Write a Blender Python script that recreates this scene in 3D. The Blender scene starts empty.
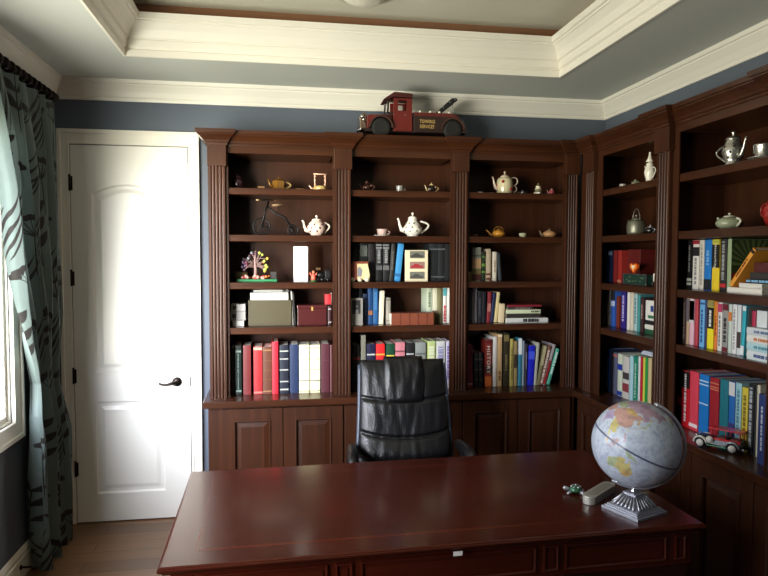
import bpy, bmesh, math, random
import numpy as np
from mathutils import Vector, Matrix
R_ = random.Random(7)
pi = math.pi
col = bpy.context.scene.collection
sc = bpy.context.scene

# ---------------------------------------------------------------- camera
F_PX, YAW, PITCH, ROLL, CAM_H = 637.17, 0.159759, 0.048944, -0.002396, 1.735
def cam_axes():
    cy, sy = math.cos(YAW), math.sin(YAW)
    f = Vector((sy*math.cos(PITCH), cy*math.cos(PITCH), -math.sin(PITCH)))
    r = Vector((cy, -sy, 0)); d = f.cross(r)
    c, s = math.cos(ROLL), math.sin(ROLL)
    return r*c + d*s, -r*s + d*c, f
CR, CD, CF = cam_axes()
CO = Vector((0, 0, CAM_H))
def at(px, py, axis, val):
    """measure: the point of the photograph px,py on the plane axis = val (metres)"""
    d = CR*((px-384)/F_PX) + CD*((py-288)/F_PX) + CF
    return CO + d*((val-CO[axis])/d[axis])
cd = bpy.data.cameras.new('camera'); cam = bpy.data.objects.new('camera', cd); col.objects.link(cam)
m = Matrix((CR, -CD, -CF)).transposed().to_4x4(); m.translation = CO
cam.matrix_world = m
cd.sensor_width = 36; cd.lens = F_PX/768*36; cd.clip_start = 0.05
sc.camera = cam

# ---------------------------------------------------------------- materials
def lin(c):
    return tuple(((v/255)/12.92 if v/255 <= .04045 else ((v/255+.055)/1.055)**2.4) for v in c)
MATS = {}
def mat(name, rgb, rough=.5, metal=0., coat=0., spec=.5, bump=0., bscale=60):
    if name in MATS: return MATS[name]
    M = bpy.data.materials.new(name); M.use_nodes = True
    n = M.node_tree.nodes; l = M.node_tree.links; b = n['Principled BSDF']
    b.inputs['Base Color'].default_value = (*lin(rgb), 1); b.inputs['Roughness'].default_value = rough
    b.inputs['Metallic'].default_value = metal; b.inputs['Coat Weight'].default_value = coat
    b.inputs['Specular IOR Level'].default_value = spec
    # a faint procedural unevenness so nothing is perfectly flat
    tc = n.new('ShaderNodeTexCoord'); nz = n.new('ShaderNodeTexNoise'); nz.inputs['Scale'].default_value = bscale
    l.new(tc.outputs['Object'], nz.inputs['Vector'])
    mr = n.new('ShaderNodeMapRange'); mr.inputs[3].default_value = max(.02, rough-.06); mr.inputs[4].default_value = min(1, rough+.06)
    l.new(nz.outputs['Fac'], mr.inputs[0]); l.new(mr.outputs[0], b.inputs['Roughness'])
    if bump:
        bp = n.new('ShaderNodeBump'); bp.inputs['Strength'].default_value = bump; bp.inputs['Distance'].default_value = .01
        l.new(nz.outputs['Fac'], bp.inputs['Height']); l.new(bp.outputs[0], b.inputs['Normal'])
    MATS[name] = M
    return M
def wood(name, dark, light, axis, rough=.35, coat=.0, scale=1.0):
    M = bpy.data.materials.new(name); M.use_nodes = True
    n = M.node_tree.nodes; l = M.node_tree.links; b = n['Principled BSDF']
    tc = n.new('ShaderNodeTexCoord'); mp = n.new('ShaderNodeMapping')
    s = [26*scale, 26*scale, 26*scale]; s[axis] = 1.3*scale
    mp.inputs['Scale'].default_value = s
    l.new(tc.outputs['Object'], mp.inputs['Vector'])
    nz = n.new('ShaderNodeTexNoise'); nz.inputs['Scale'].default_value = 1.0; nz.inputs['Detail'].default_value = 6; nz.inputs['Distortion'].default_value = .6
    l.new(mp.outputs[0], nz.inputs['Vector'])
    n2 = n.new('ShaderNodeTexNoise'); n2.inputs['Scale'].default_value = 2.2; n2.inputs['Detail'].default_value = 2
    l.new(tc.outputs['Object'], n2.inputs['Vector'])
    mx = n.new('ShaderNodeMix'); mx.inputs[0].default_value = .35
    l.new(nz.outputs['Fac'], mx.inputs[2]); l.new(n2.outputs['Fac'], mx.inputs[3])
    cr = n.new('ShaderNodeValToRGB'); cr.color_ramp.elements[0].position = .3; cr.color_ramp.elements[1].position = .72
    cr.color_ramp.elements[0].color = (*lin(dark), 1); cr.color_ramp.elements[1].color = (*lin(light), 1)
    l.new(mx.outputs[0], cr.inputs[0]); l.new(cr.outputs[0], b.inputs['Base Color'])
    b.inputs['Roughness'].default_value = rough; b.inputs['Coat Weight'].default_value = coat; b.inputs['Coat Roughness'].default_value = .12; b.inputs['Specular IOR Level'].default_value = .3
    MATS[name] = M
    return M
CAB_D, CAB_L = (47, 25, 14), (72, 39, 22)
wood_v = wood('cherry_upright_grain', CAB_D, CAB_L, 2, .38, .05)
wood_x = wood('cherry_long_grain', CAB_D, CAB_L, 0, .30, .25)
desk_x = wood('mahogany_long_grain', (54, 17, 9), (78, 27, 13), 0, .27, .18)
desk_v = wood('mahogany_upright_grain', (36, 17, 13), (54, 25, 18), 2, .3, .3)
white_paint = mat('white_trim_paint', (236, 232, 222), .35)
door_paint = mat('white_door_paint', (236, 234, 228), .35)
wall_paint = mat('slate_blue_paint', (90, 98, 111), .75, bump=.04, bscale=220)
ceil_paint = mat('pale_grey_ceiling_paint', (196, 200, 196), .85)
tray_paint = mat('pale_cream_ceiling_paint', (205, 203, 190), .85)
cove_tan = mat('tan_cove', (150, 108, 80), .8)  # upper tray walls get a browner tone than the ceiling
bronze = mat('dark_bronze', (40, 32, 28), .38, .8)
silver = mat('silver_metal', (190, 192, 198), .3, .7)
pewter = mat('pewter_metal', (150, 150, 156), .32, .9)
chrome = mat('chrome', (215, 215, 218), .12, 1.0)
black_plastic = mat('black_plastic', (22, 22, 24), .4)
rubber = mat('black_rubber', (18, 18, 18), .7)
paper = mat('book_pages', (226, 218, 198), .85)
gold = mat('gilt', (196, 160, 84), .4, .4)
def leather_mat():
    M = mat('black_leather', (15, 15, 17), .34, 0, .0, .55, .25, 130)
    return M
leather = leather_mat()

# ---------------------------------------------------------------- mesh helpers
class MB:
    def __init__(s): s.v = []; s.f = []; s.m = []; s.sm = []
    def add(s, vs, fs, m=0, smooth=False):
        o = len(s.v); s.v += [tuple(v) for v in vs]
        for f in fs: s.f.append(tuple(i+o for i in f)); s.m.append(m); s.sm.append(smooth)
        return s
    def box(s, x0, x1, y0, y1, z0, z1, m=0):
        v = [(x, y, z) for z in (z0, z1) for y in (y0, y1) for x in (x0, x1)]
        return s.add(v, [(0,2,3,1), (4,5,7,6), (0,1,5,4), (2,6,7,3), (0,4,6,2), (1,3,7,5)], m)
    def frustum(s, x0, x1, y0, y1, z0, X0, X1, Y0, Y1, z1, m=0):
        v = [(x0,y0,z0),(x1,y0,z0),(x1,y1,z0),(x0,y1,z0),(X0,Y0,z1),(X1,Y0,z1),(X1,Y1,z1),(X0,Y1,z1)]
        return s.add(v, [(3,2,1,0),(4,5,6,7),(0,1,5,4),(1,2,6,5),(2,3,7,6),(3,0,4,7)], m)
    def prism(s, poly, a0, a1, axis=2, m=0, smooth=False):
        """poly in the two remaining axes (in x,y,z order), extruded along axis"""
        def P(p, a):
            q = list(p); q.insert(axis, a); return q
        n = len(poly); ar = sum(poly[i][0]*poly[(i+1)%n][1]-poly[(i+1)%n][0]*poly[i][1] for i in range(n))
        if axis == 1: ar = -ar
        if ar < 0: poly = poly[::-1]
        v = [P(p, a0) for p in poly] + [P(p, a1) for p in poly]
        s.add(v, [tuple(range(n-1, -1, -1)), tuple(range(n, 2*n))], m)
        o = len(s.v)-2*n
        for i in range(n):
            j = (i+1) % n; s.f.append((o+i, o+j, o+n+j, o+n+i)); s.m.append(m); s.sm.append(smooth)
        return s
    def lathe(s, prof, n=24, c=(0,0,0), m=0, axis=2, smooth=True, sx=1, sy=1):
        """prof: list of (radius, height)"""
        vs, fs = [], []
        for r, h in prof:
            for k in range(n):
                a = 2*pi*k/n; x, y = r*math.cos(a)*sx, r*math.sin(a)*sy
                p = (x, y, h) if axis == 2 else ((h, x, y) if axis == 0 else (y, h, x))
                vs.append((p[0]+c[0], p[1]+c[1], p[2]+c[2]))
        for i in range(len(prof)-1):
            for k in range(n):
                k2 = (k+1) % n
                fs.append((i*n+k, i*n+k2, (i+1)*n+k2, (i+1)*n+k))
        if prof[0][0] > 1e-6: fs.append(tuple(range(n-1, -1, -1)))
        if prof[-1][0] > 1e-6: fs.append(tuple(range((len(prof)-1)*n, len(prof)*n)))
        return s.add(vs, fs, m, smooth)
    def cyl(s, r, h0, h1, n=20, c=(0,0,0), m=0, axis=2):
        vs, fs = [], []
        s.lathe([(r, h0), (r, h1)], n, c, m, axis, True)
        return s
    def sphere(s, r, c=(0,0,0), n=14, m=0, sz=1, sx=1, sy=1):
        k = max(6, n//2)
        return s.lathe([(max(1e-7, r*math.sin(pi*i/k)), -r*sz*math.cos(pi*i/k)) for i in range(k+1)], n, c, m, 2, True, sx, sy)
    def tube(s, pts, rad, n=8, m=0, closed=False, flat=1.0):
        pts = [Vector(p) for p in pts]; k = len(pts)
        if not hasattr(rad, '__len__'): rad = [rad]*k
        vs, fs = [], []; prev = None
        for i in range(k):
            if closed: t = pts[(i+1) % k]-pts[i-1]
            else: t = pts[min(i+1, k-1)]-pts[max(i-1, 0)]
            t.normalize()
            if prev is None:
                u = Vector((0,0,1)) if abs(t.z) < .9 else Vector((1,0,0))
                u = (u-t*u.dot(t)).normalized()
            else: u = (prev-t*prev.dot(t)).normalized()
            prev = u; w = t.cross(u)
            for j in range(n):
                a = 2*pi*j/n
                vs.append(pts[i]+(u*math.cos(a)+w*math.sin(a)*flat)*rad[i])
        for i in range(k if closed else k-1):
            i2 = (i+1) % k
            for j in range(n):
                j2 = (j+1) % n
                fs.append((i*n+j, i*n+j2, i2*n+j2, i2*n+j))
        if not closed:
            fs.append(tuple(range(n-1, -1, -1))); fs.append(tuple(range((k-1)*n, k*n)))
        return s.add(vs, fs, m, True)
    def sweep(s, prof, path, closed=False, m=0):
        """moulding: prof = closed polygon of (out, z); path in plan, out to the right of travel"""
        k = len(path); P = [Vector(p) for p in path]; n = len(prof)
        def nrm(a, b):
            d = (b-a).normalized(); return Vector((d.y, -d.x))
        vs, fs = [], []
        for i in range(k):
            if closed: n1, n2 = nrm(P[i-1], P[i]), nrm(P[i], P[(i+1) % k])
            else:
                n1 = nrm(P[max(i-1, 0)], P[max(i, 1)]); n2 = nrm(P[min(i, k-2)], P[min(i+1, k-1)])
            mt = (n1+n2)/(1+n1.dot(n2))
            for o, z in prof: q = P[i]+mt*o; vs.append((q.x, q.y, z))
        for i in range(k if closed else k-1):
            i2 = (i+1) % k
            for j in range(n):
                j2 = (j+1) % n
                fs.append((i*n+j, i2*n+j, i2*n+j2, i*n+j2))
        if not closed:
            fs.append(tuple(range(n))); fs.append(tuple(range((k-1)*n, k*n))[::-1])
        return s.add(vs, fs, m)
    def xf(s, M, start=0):
        for i in range(start, len(s.v)): s.v[i] = tuple(M @ Vector(s.v[i]))
        return s
    def build(s, name, mats, parent=None, loc=(0,0,0), rot=(0,0,0), bevel=0, seg=2):
        me = bpy.data.meshes.new(name); me.from_pydata(s.v, [], s.f)
        if not isinstance(mats, (list, tuple)): mats = [mats]
        for q in mats: me.materials.append(q)
        me.polygons.foreach_set('material_index', s.m); me.polygons.foreach_set('use_smooth', s.sm)
        bm = bmesh.new(); bm.from_mesh(me); bmesh.ops.recalc_face_normals(bm, faces=bm.faces); bm.to_mesh(me); bm.free()
        me.update()
        o = bpy.data.objects.new(name, me); col.objects.link(o)
        o.location = loc; o.rotation_euler = rot
        if parent: o.parent = parent
        if bevel:
            b = o.modifiers.new('bevel', 'BEVEL'); b.width = bevel; b.segments = seg; b.limit_method = 'ANGLE'; b.angle_limit = .6
        return o
def tag(o, label=None, cat=None, group=None, kind=None):
    if label: o['label'] = label
    if cat: o['category'] = cat
    if group: o['group'] = group
    if kind: o['kind'] = kind
    return o
def thing(name, label, cat, loc=(0,0,0), rz=0, group=None):
    o = bpy.data.objects.new(name, None); col.objects.link(o); o.empty_display_size = .05
    o.location = loc; o.rotation_euler = (0, 0, rz)
    return tag(o, label, cat, group)
def struct(o): return tag(o, kind='structure')
def text_mesh(name, body, size, material, parent, loc, rot, extrude=.0006, squash=1.0):
    cu = bpy.data.curves.new(name, 'FONT'); cu.body = body; cu.size = size; cu.extrude = extrude
    cu.align_x = 'CENTER'; cu.align_y = 'CENTER'; cu.resolution_u = 2; cu.space_character = 1.12
    t = bpy.data.objects.new(name, cu); col.objects.link(t)
    bpy.context.view_layer.update()
    me = bpy.data.meshes.new_from_object(t.evaluated_get(bpy.context.evaluated_depsgraph_get()))
    bpy.data.objects.remove(t); bpy.data.curves.remove(cu)
    me.materials.clear(); me.materials.append(material)
    o = bpy.data.objects.new(name, me); col.objects.link(o)
    o.location = loc; o.rotation_euler = rot; o.scale = (squash, 1, 1); o.parent = parent
    return o
SKY, EXPO, GLOW_K, GLOW_N = 5.0, 0, 10.5, 9
# ---------------------------------------------------------------- the room
XL, XR, YB, YF = -1.40, 2.31, 4.33, -1.7
ZC = 2.845; ZT = 3.13
OX0, OX1, OY0, OY1 = -.858, 1.71, -.9, 3.77          # tray opening
# floor: planks
def floor_mat():
    M = bpy.data.materials.new('brown_plank_floor'); M.use_nodes = True
    n = M.node_tree.nodes; l = M.node_tree.links; b = n['Principled BSDF']
    tc = n.new('ShaderNodeTexCoord')
    br = n.new('ShaderNodeTexBrick'); br.inputs['Scale'].default_value = 1; br.inputs['Brick Width'].default_value = 1.1
    br.inputs['Row Height'].default_value = .125; br.inputs['Mortar Size'].default_value = .0022; br.offset = .37
    br.inputs['Color1'].default_value = (*lin((122, 88, 58)), 1); br.inputs['Color2'].default_value = (*lin((92, 66, 44)), 1)
    br.inputs['Mortar'].default_value = (*lin((40, 26, 18)), 1)
    l.new(tc.outputs['Object'], br.inputs['Vector'])
    mp = n.new('ShaderNodeMapping'); mp.inputs['Scale'].default_value = (2, 30, 2); l.new(tc.outputs['Object'], mp.inputs[0])
    nz = n.new('ShaderNodeTexNoise'); nz.inputs['Scale'].default_value = 1.5; nz.inputs['Detail'].default_value = 5; l.new(mp.outputs[0], nz.inputs[0])
    mr = n.new('ShaderNodeMapRange'); mr.inputs[3].default_value = .72; mr.inputs[4].default_value = 1.25; l.new(nz.outputs['Fac'], mr.inputs[0])
    mx = n.new('ShaderNodeMix'); mx.data_type = 'RGBA'; mx.blend_type = 'MULTIPLY'; mx.inputs[0].default_value = 1
    l.new(br.outputs['Color'], mx.inputs[6]); l.new(mr.outputs[0], mx.inputs[7]); l.new(mx.outputs[2], b.inputs['Base Color'])
    b.inputs['Roughness'].default_value = .38
    return M
struct(MB().box(XL-.1, XR+.1, YF-.1, YB+.1, -.1, 0).build('floor', floor_mat()))
struct(MB().box(XL-.12, XR+.12, YB, YB+.12, 0, 3.3).build('wall_back', wall_paint))
struct(MB().box(XR, XR+.12, YF, YB, 0, 3.3).build('wall_right', wall_paint))
struct(MB().box(XL-.12, XR+.12, YF-.12, YF, 0, 3.3).build('wall_front', wall_paint))
# left wall with the window opening
WY0, WY1, WZ0, WZ1 = .45, 3.57, .86, 2.40
w = MB().box(XL-.06, XL, YF, WY0, 0, 3.3).box(XL-.06, XL, WY1, YB, 0, 3.3).box(XL-.06, XL, WY0, WY1, 0, WZ0).box(XL-.06, XL, WY0, WY1, WZ1, 3.3)
struct(w.build('wall_left', wall_paint))
# lower ceiling ring and the tray
c = MB().box(XL-.1, OX0, YF-.1, YB+.1, ZC, ZC+.1).box(OX1, XR+.1, YF-.1, YB+.1, ZC, ZC+.1).box(OX0, OX1, OY1, YB+.1, ZC, ZC+.1).box(OX0, OX1, YF-.1, OY0, ZC, ZC+.1)
c.box(OX0-.1, OX1+.1, OY0-.1, OY1+.1, ZT, ZT+.08, 1)
ZV = ZC+.1
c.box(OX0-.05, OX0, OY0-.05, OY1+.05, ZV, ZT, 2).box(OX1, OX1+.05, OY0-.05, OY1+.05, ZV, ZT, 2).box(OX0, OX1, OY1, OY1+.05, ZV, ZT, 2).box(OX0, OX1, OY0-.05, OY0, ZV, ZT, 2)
struct(c.build('ceiling', [ceil_paint, tray_paint, cove_tan]))
room = [(XL, YF), (XL, YB), (XR, YB), (XR, YF)]
crown = [(0, 2.72), (.010, 2.72), (.013, 2.733), (.010, 2.737), (.018, 2.748), (.03, 2.775), (.047, 2.80), (.056, 2.812), (.056, 2.819), (.066, 2.824), (.07, 2.8449), (0, 2.8449)]
struct(MB().sweep(crown, room, True).build('trim_1', white_paint))
open_ = [(OX0, OY0), (OX0, OY1), (OX1, OY1), (OX1, OY0)]
tray = [(.0005, 2.84), (.014, 2.84), (.014, 2.875), (.008, 2.882), (.024, 2.892), (.03, 2.925), (.026, 2.93), (.04, 2.937), (.055, 2.975), (.082, 3.005), (.09, 3.008), (.09, 3.016), (.104, 3.02), (.11, 3.05), (.0005, 3.05)]
struct(MB().sweep(tray, open_, True).build('trim_2', white_paint))
base = [(.0005, .0005), (.018, .0005), (.018, .11), (.013, .118), (.014, .135), (.006, .155), (.0005, .16)]
struct(MB().sweep(base, [(XL, YF+.02), (XL, YB-.001)]).build('baseboard_left', white_paint))

# door casing + door
DX0, DX1, DZ = -1.312, -.598, 2.437
cas = [(0, 0), (0, .012), (.012, .016), (.02, .016), (.026, .022), (.052, .026), (.06, .03), (.078, .03), (.078, 0)]
mb = MB()
def casing_piece(mb, x0, x1, z0, z1, y=YB):
    mb.box(x0, x1, y-.022, y-.0005, z0, z1)
L0, L1, R0, R1, T0, T1 = XL+.012, DX0-.006, DX1+.006, DX1+.074, DZ+.006, 2.535
for (a, b_) in ((L0, L1), (R0, R1)): mb.box(a, b_, YB-.018, YB-.0005, 0.0005, T1)
mb.box(L1, R0, YB-.018, YB-.0005, T0, T1)
mb.box(L0, L0+.022, YB-.028, YB-.018, 0.0005, T1).box(R1-.024, R1, YB-.028, YB-.018, 0.0005, T1).box(L0+.022, R1-.024, YB-.028, YB-.018, T1-.026, T1)
mb.box(L1-.016, L1, YB-.022, YB-.018, 0.0005, T0+.016).box(R0, R0+.016, YB-.022, YB-.018, 0.0005, T0+.016).box(L1, R0, YB-.022, YB-.018, T0, T0+.016)
struct(mb.build('trim_3', white_paint, bevel=.003))

door = thing('door_1', None, None, ((DX0+DX1)/2, YB, 0)); struct(door)
dw = (DX1-DX0)/2
def dx(px, py): return at(px, py, 1, YB-.02).x-(DX0+DX1)/2
def dz(px, py): return at(px, py, 1, YB-.02).z
def door_leaf():
    """leaf with two sunk panels, the upper one arch-topped"""
    mb = MB(); yf, yb = -.014, -.0006
    xl, xr = -.233, .195
    z1b, z1t, zarch = .19, .795, 0
    u0, u1, u2 = .985, 2.13, 2.195                       # upper panel bottom, spring, crown
    n = 16
    arch = [(xr-(xr-xl)*i/n, u1+(u2-u1)*math.sin(pi*i/n)**.8) for i in range(n+1)]
    holes = [[(xl, z1b), (xr, z1b), (xr, z1t), (xl, z1t)], [(xl, u0), (xr, u0)]+arch]
    # front face with holes by strips
    def strip(x0, x1, z0, z1): mb.box(x0, x1, yf, yb, z0, z1)
    strip(-dw, xl, .008, DZ); strip(xr, dw, .008, DZ); strip(xl, xr, .008, z1b); strip(xl, xr, z1t, u0)
    top = [(xl, DZ), (xr, DZ)]+arch[0:1]+arch[1:]
    mb.prism(top, yf, yb, axis=1)
    def ring(o, i, ya, yb_):
        k = len(o); vs = [(x, ya, z) for x, z in o]+[(x, yb_, z) for x, z in i]
        mb.add(vs, [(j, (j+1) % k, k+(j+1) % k, k+j) for j in range(k)])
    for h in holes:
        cx = (xl+xr)/2; zc = sum(p[1] for p in h)/len(h)
        zlo, zhi = min(p[1] for p in h), max(p[1] for p in h)
        def inset(d):
            sx = 1-2*d/(xr-xl); return [(cx+(x-cx)*sx, (zlo+zhi)/2+(z-(zlo+zhi)/2)*(1-2*d/(zhi-zlo))) for x, z in h]
        a, b_, c_, d_ = h, inset(.012), inset(.03), inset(.055)
        ring(a, b_, yf, yf+.009); ring(b_, c_, yf+.009, yf+.009); ring(c_, d_, yf+.009, yf+.002)
        mb.add([(x, yf+.002, z) for x, z in d_], [tuple(range(len(d_)))])
    return mb
door_leaf().build('door_leaf', door_paint, door)
for pz in (183, 278.5, 376.6, 470):
    z = at(68, pz, 1, YB-.02).z
    MB().cyl(.007, z-.048, z+.048, 10, (-dw-.004, -.022, 0)).sphere(.008, (-dw-.004, -.022, z+.05), 8).box(-dw-.003, -dw+.012, -.0175, -.0142, z-.045, z+.045).build('hinge', bronze, door)
hp = at(177, 382, 1, YB-.02); hx, hz = hp.x-(DX0+DX1)/2, hp.z
h = MB().lathe([(.001, -.028), (.022, -.027), (.03, -.02), (.032, -.0145)], 20, (hx, 0, hz), axis=1)
h.cyl(.009, -.055, -.024, 10, (hx, 0, hz), axis=1)
h.tube([(hx, -.05, hz), (hx-.03, -.055, hz-.002), (hx-.06, -.055, hz-.012), (hx-.09, -.053, hz-.010), (hx-.105, -.05, hz-.002), (hx-.112, -.05, hz-.006)], [.01, .010, .008, .007, .007, .003], 10)
h.build('door_handle', bronze, door)
MB().box(dw-.002, dw+.004, -.0165, -.0145, hz-.03, hz+.03).build('strike_plate', bronze, door)

# door stop on the left baseboard
p = at(23, 570, 0, XL+.03)
ds = thing('door_stop', 'small dark bronze door stop screwed to the left white baseboard', 'door stop', (XL+.018, p.y, .075), 0)
MB().lathe([(.014, 0.0004), (.014, .004), (.006, .008), (.005, .06)], 12, axis=0).build('rod', bronze, ds)
MB().lathe([(.009, .058), (.011, .062), (.011, .078), (.008, .082)], 12, axis=0).build('rubber_tip', rubber, ds)

# window on the left wall
win = thing('window_1', None, None, (XL, (WY0+WY1)/2, 0)); struct(win)
hw = (WY1-WY0)/2
cw = .095
mb = MB()
for (y0, y1, z0, z1) in ((-hw-cw, -hw, WZ0-cw, WZ1+cw), (hw, hw+cw, WZ0-cw, WZ1+cw), (-hw, hw, WZ1, WZ1+cw), (-hw, hw, WZ0-cw, WZ0)):
    mb.box(.0005, .02, y0, y1, z0, z1)
for (y0, y1, z0, z1) in ((-hw-cw, -hw-cw+.025, WZ0-cw, WZ1+cw), (hw+cw-.025, hw+cw, WZ0-cw, WZ1+cw), (-hw-cw+.025, hw+cw-.025, WZ1+cw-.025, WZ1+cw), (-hw-cw+.025, hw+cw-.025, WZ0-cw, WZ0-cw+.025)):
    mb.box(.02, .032, y0, y1, z0, z1)
mb.build('window_casing', white_paint, win, bevel=.003)
mb = MB()
for (y0, y1, z0, z1) in ((-hw+.0005, -hw+.012, WZ0+.0005, WZ1-.0005), (hw-.012, hw-.0005, WZ0+.0005, WZ1-.0005), (-hw+.012, hw-.012, WZ1-.012, WZ1-.0005), (-hw+.012, hw-.012, WZ0+.0005, WZ0+.012)):
    mb.box(-.058, -.002, y0, y1, z0, z1)
third = (2*hw-.024)/2
for k in (1,): yy = -hw+.012+third*k; mb.box(-.05, -.01, yy-.025, yy+.025, WZ0+.012, WZ1-.012)
mb.build('window_frame', white_paint, win, bevel=.002)
def glass_mat():
    M = bpy.data.materials.new('window_glass'); M.use_nodes = True
    n = M.node_tree.nodes; l = M.node_tree.links; n.remove(n['Principled BSDF']); o = n['Material Output']
    t = n.new('ShaderNodeBsdfTransparent'); g = n.new('ShaderNodeBsdfGlossy'); g.inputs['Roughness'].default_value = .02
    mx = n.new('ShaderNodeMixShader'); lw = n.new('ShaderNodeLayerWeight'); fr = n.new('ShaderNodeMath'); fr.operation = 'POWER'; fr.inputs[1].default_value = 5; l.new(lw.outputs['Facing'], fr.inputs[0])
    fm = n.new('ShaderNodeMath'); fm.operation = 'MULTIPLY_ADD'; fm.inputs[1].default_value = .5; fm.inputs[2].default_value = .04; l.new(fr.outputs[0], fm.inputs[0]); l.new(fm.outputs[0], mx.inputs[0]); l.new(t.outputs[0], mx.inputs[1]); l.new(g.outputs[0], mx.inputs[2]); l.new(mx.outputs[0], o.inputs[0])
    return M
GL = glass_mat()
for k in range(2):
    y0 = -hw+.0125+third*k+(.0255 if k else 0); y1 = -hw+.0115+third*(k+1)-(.0255 if k < 1 else 0)
    mb = MB()
    for (a, b_, z0, z1) in ((y0, y0+.028, WZ0+.0125, WZ1-.0125), (y1-.028, y1, WZ0+.0125, WZ1-.0125), (y0+.028, y1-.028, WZ1-.042, WZ1-.0125), (y0+.028, y1-.028, WZ0+.0125, WZ0+.042)):
        mb.box(-.046, -.014, a, b_, z0, z1)
    s = mb.build('window_sash', white_paint, win, bevel=.003)
    MB().box(-.032, -.029, y0+.028, y1-.028, WZ0+.042, WZ1-.042).build('window_pane', GL, s)

# round fixture on the tray ceiling
p = at(364, 5, 2, ZT-.02)
fx = thing('ceiling_fixture', 'round pale disc fixture on the raised tray ceiling at the top of the photo', 'ceiling light', (p.x-.02, p.y-.17, ZT), 0)
MB().lathe([(.19, -.0005), (.19, -.010), (.175, -.022), (.001, -.024)], 48).build('plate', mat('greige_plate', (178, 178, 160), .6), fx)
MB().lathe([(.12, -.0245), (.115, -.05), (.07, -.075), (.001, -.082)], 36).build('glass_bowl', mat('frosted_glass', (215, 212, 200), .35), fx)

# ---------------------------------------------------------------- curtain, rod
def interp(z, tab):
    tab = sorted(tab)
    return np.interp(z, [t[0] for t in tab], [t[1] for t in tab])
def fabric():
    """satin with flocked leaves; the attribute holds the distance to the nearest leaf edge"""
    M = bpy.data.materials.new('teal_satin_with_brown_leaves'); M.use_nodes = True
    n = M.node_tree.nodes; l = M.node_tree.links; b = n['Principled BSDF']; o = n['Material Output']
    at_ = n.new('ShaderNodeAttribute'); at_.attribute_name = 'leaf_distance'
    mr = n.new('ShaderNodeMapRange'); mr.inputs[1].default_value = -.0007; mr.inputs[2].default_value = .0007; l.new(at_.outputs['Fac'], mr.inputs[0])
    mc = n.new('ShaderNodeMix'); mc.data_type = 'RGBA'; l.new(mr.outputs[0], mc.inputs[0])
    mc.inputs[6].default_value = (*lin((24, 20, 19)), 1); mc.inputs[7].default_value = (*lin((100, 114, 112)), 1)
    l.new(mc.outputs[2], b.inputs['Base Color']); b.inputs['Roughness'].default_value = .55; b.inputs['Sheen Weight'].default_value = .15
    t = n.new('ShaderNodeBsdfTranslucent'); l.new(mc.outputs[2], t.inputs[0])
    wv = n.new('ShaderNodeTexNoise'); wv.inputs['Scale'].default_value = 400; bp = n.new('ShaderNodeBump'); bp.inputs['Strength'].default_value = .15; bp.inputs['Distance'].default_value = .002
    tc = n.new('ShaderNodeTexCoord'); l.new(tc.outputs['Object'], wv.inputs[0]); l.new(wv.outputs['Fac'], bp.inputs['Height']); l.new(bp.outputs[0], b.inputs['Normal'])
    tr = n.new('ShaderNodeMath'); tr.operation = 'MULTIPLY_ADD'; tr.inputs[1].default_value = .17; tr.inputs[2].default_value = .03; l.new(mr.outputs[0], tr.inputs[0])
    mx = n.new('ShaderNodeMixShader'); l.new(tr.outputs[0], mx.inputs[0])
    l.new(b.outputs[0], mx.inputs[1]); l.new(t.outputs[0], mx.inputs[2]); l.new(mx.outputs[0], o.inputs[0])
    return M
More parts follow.
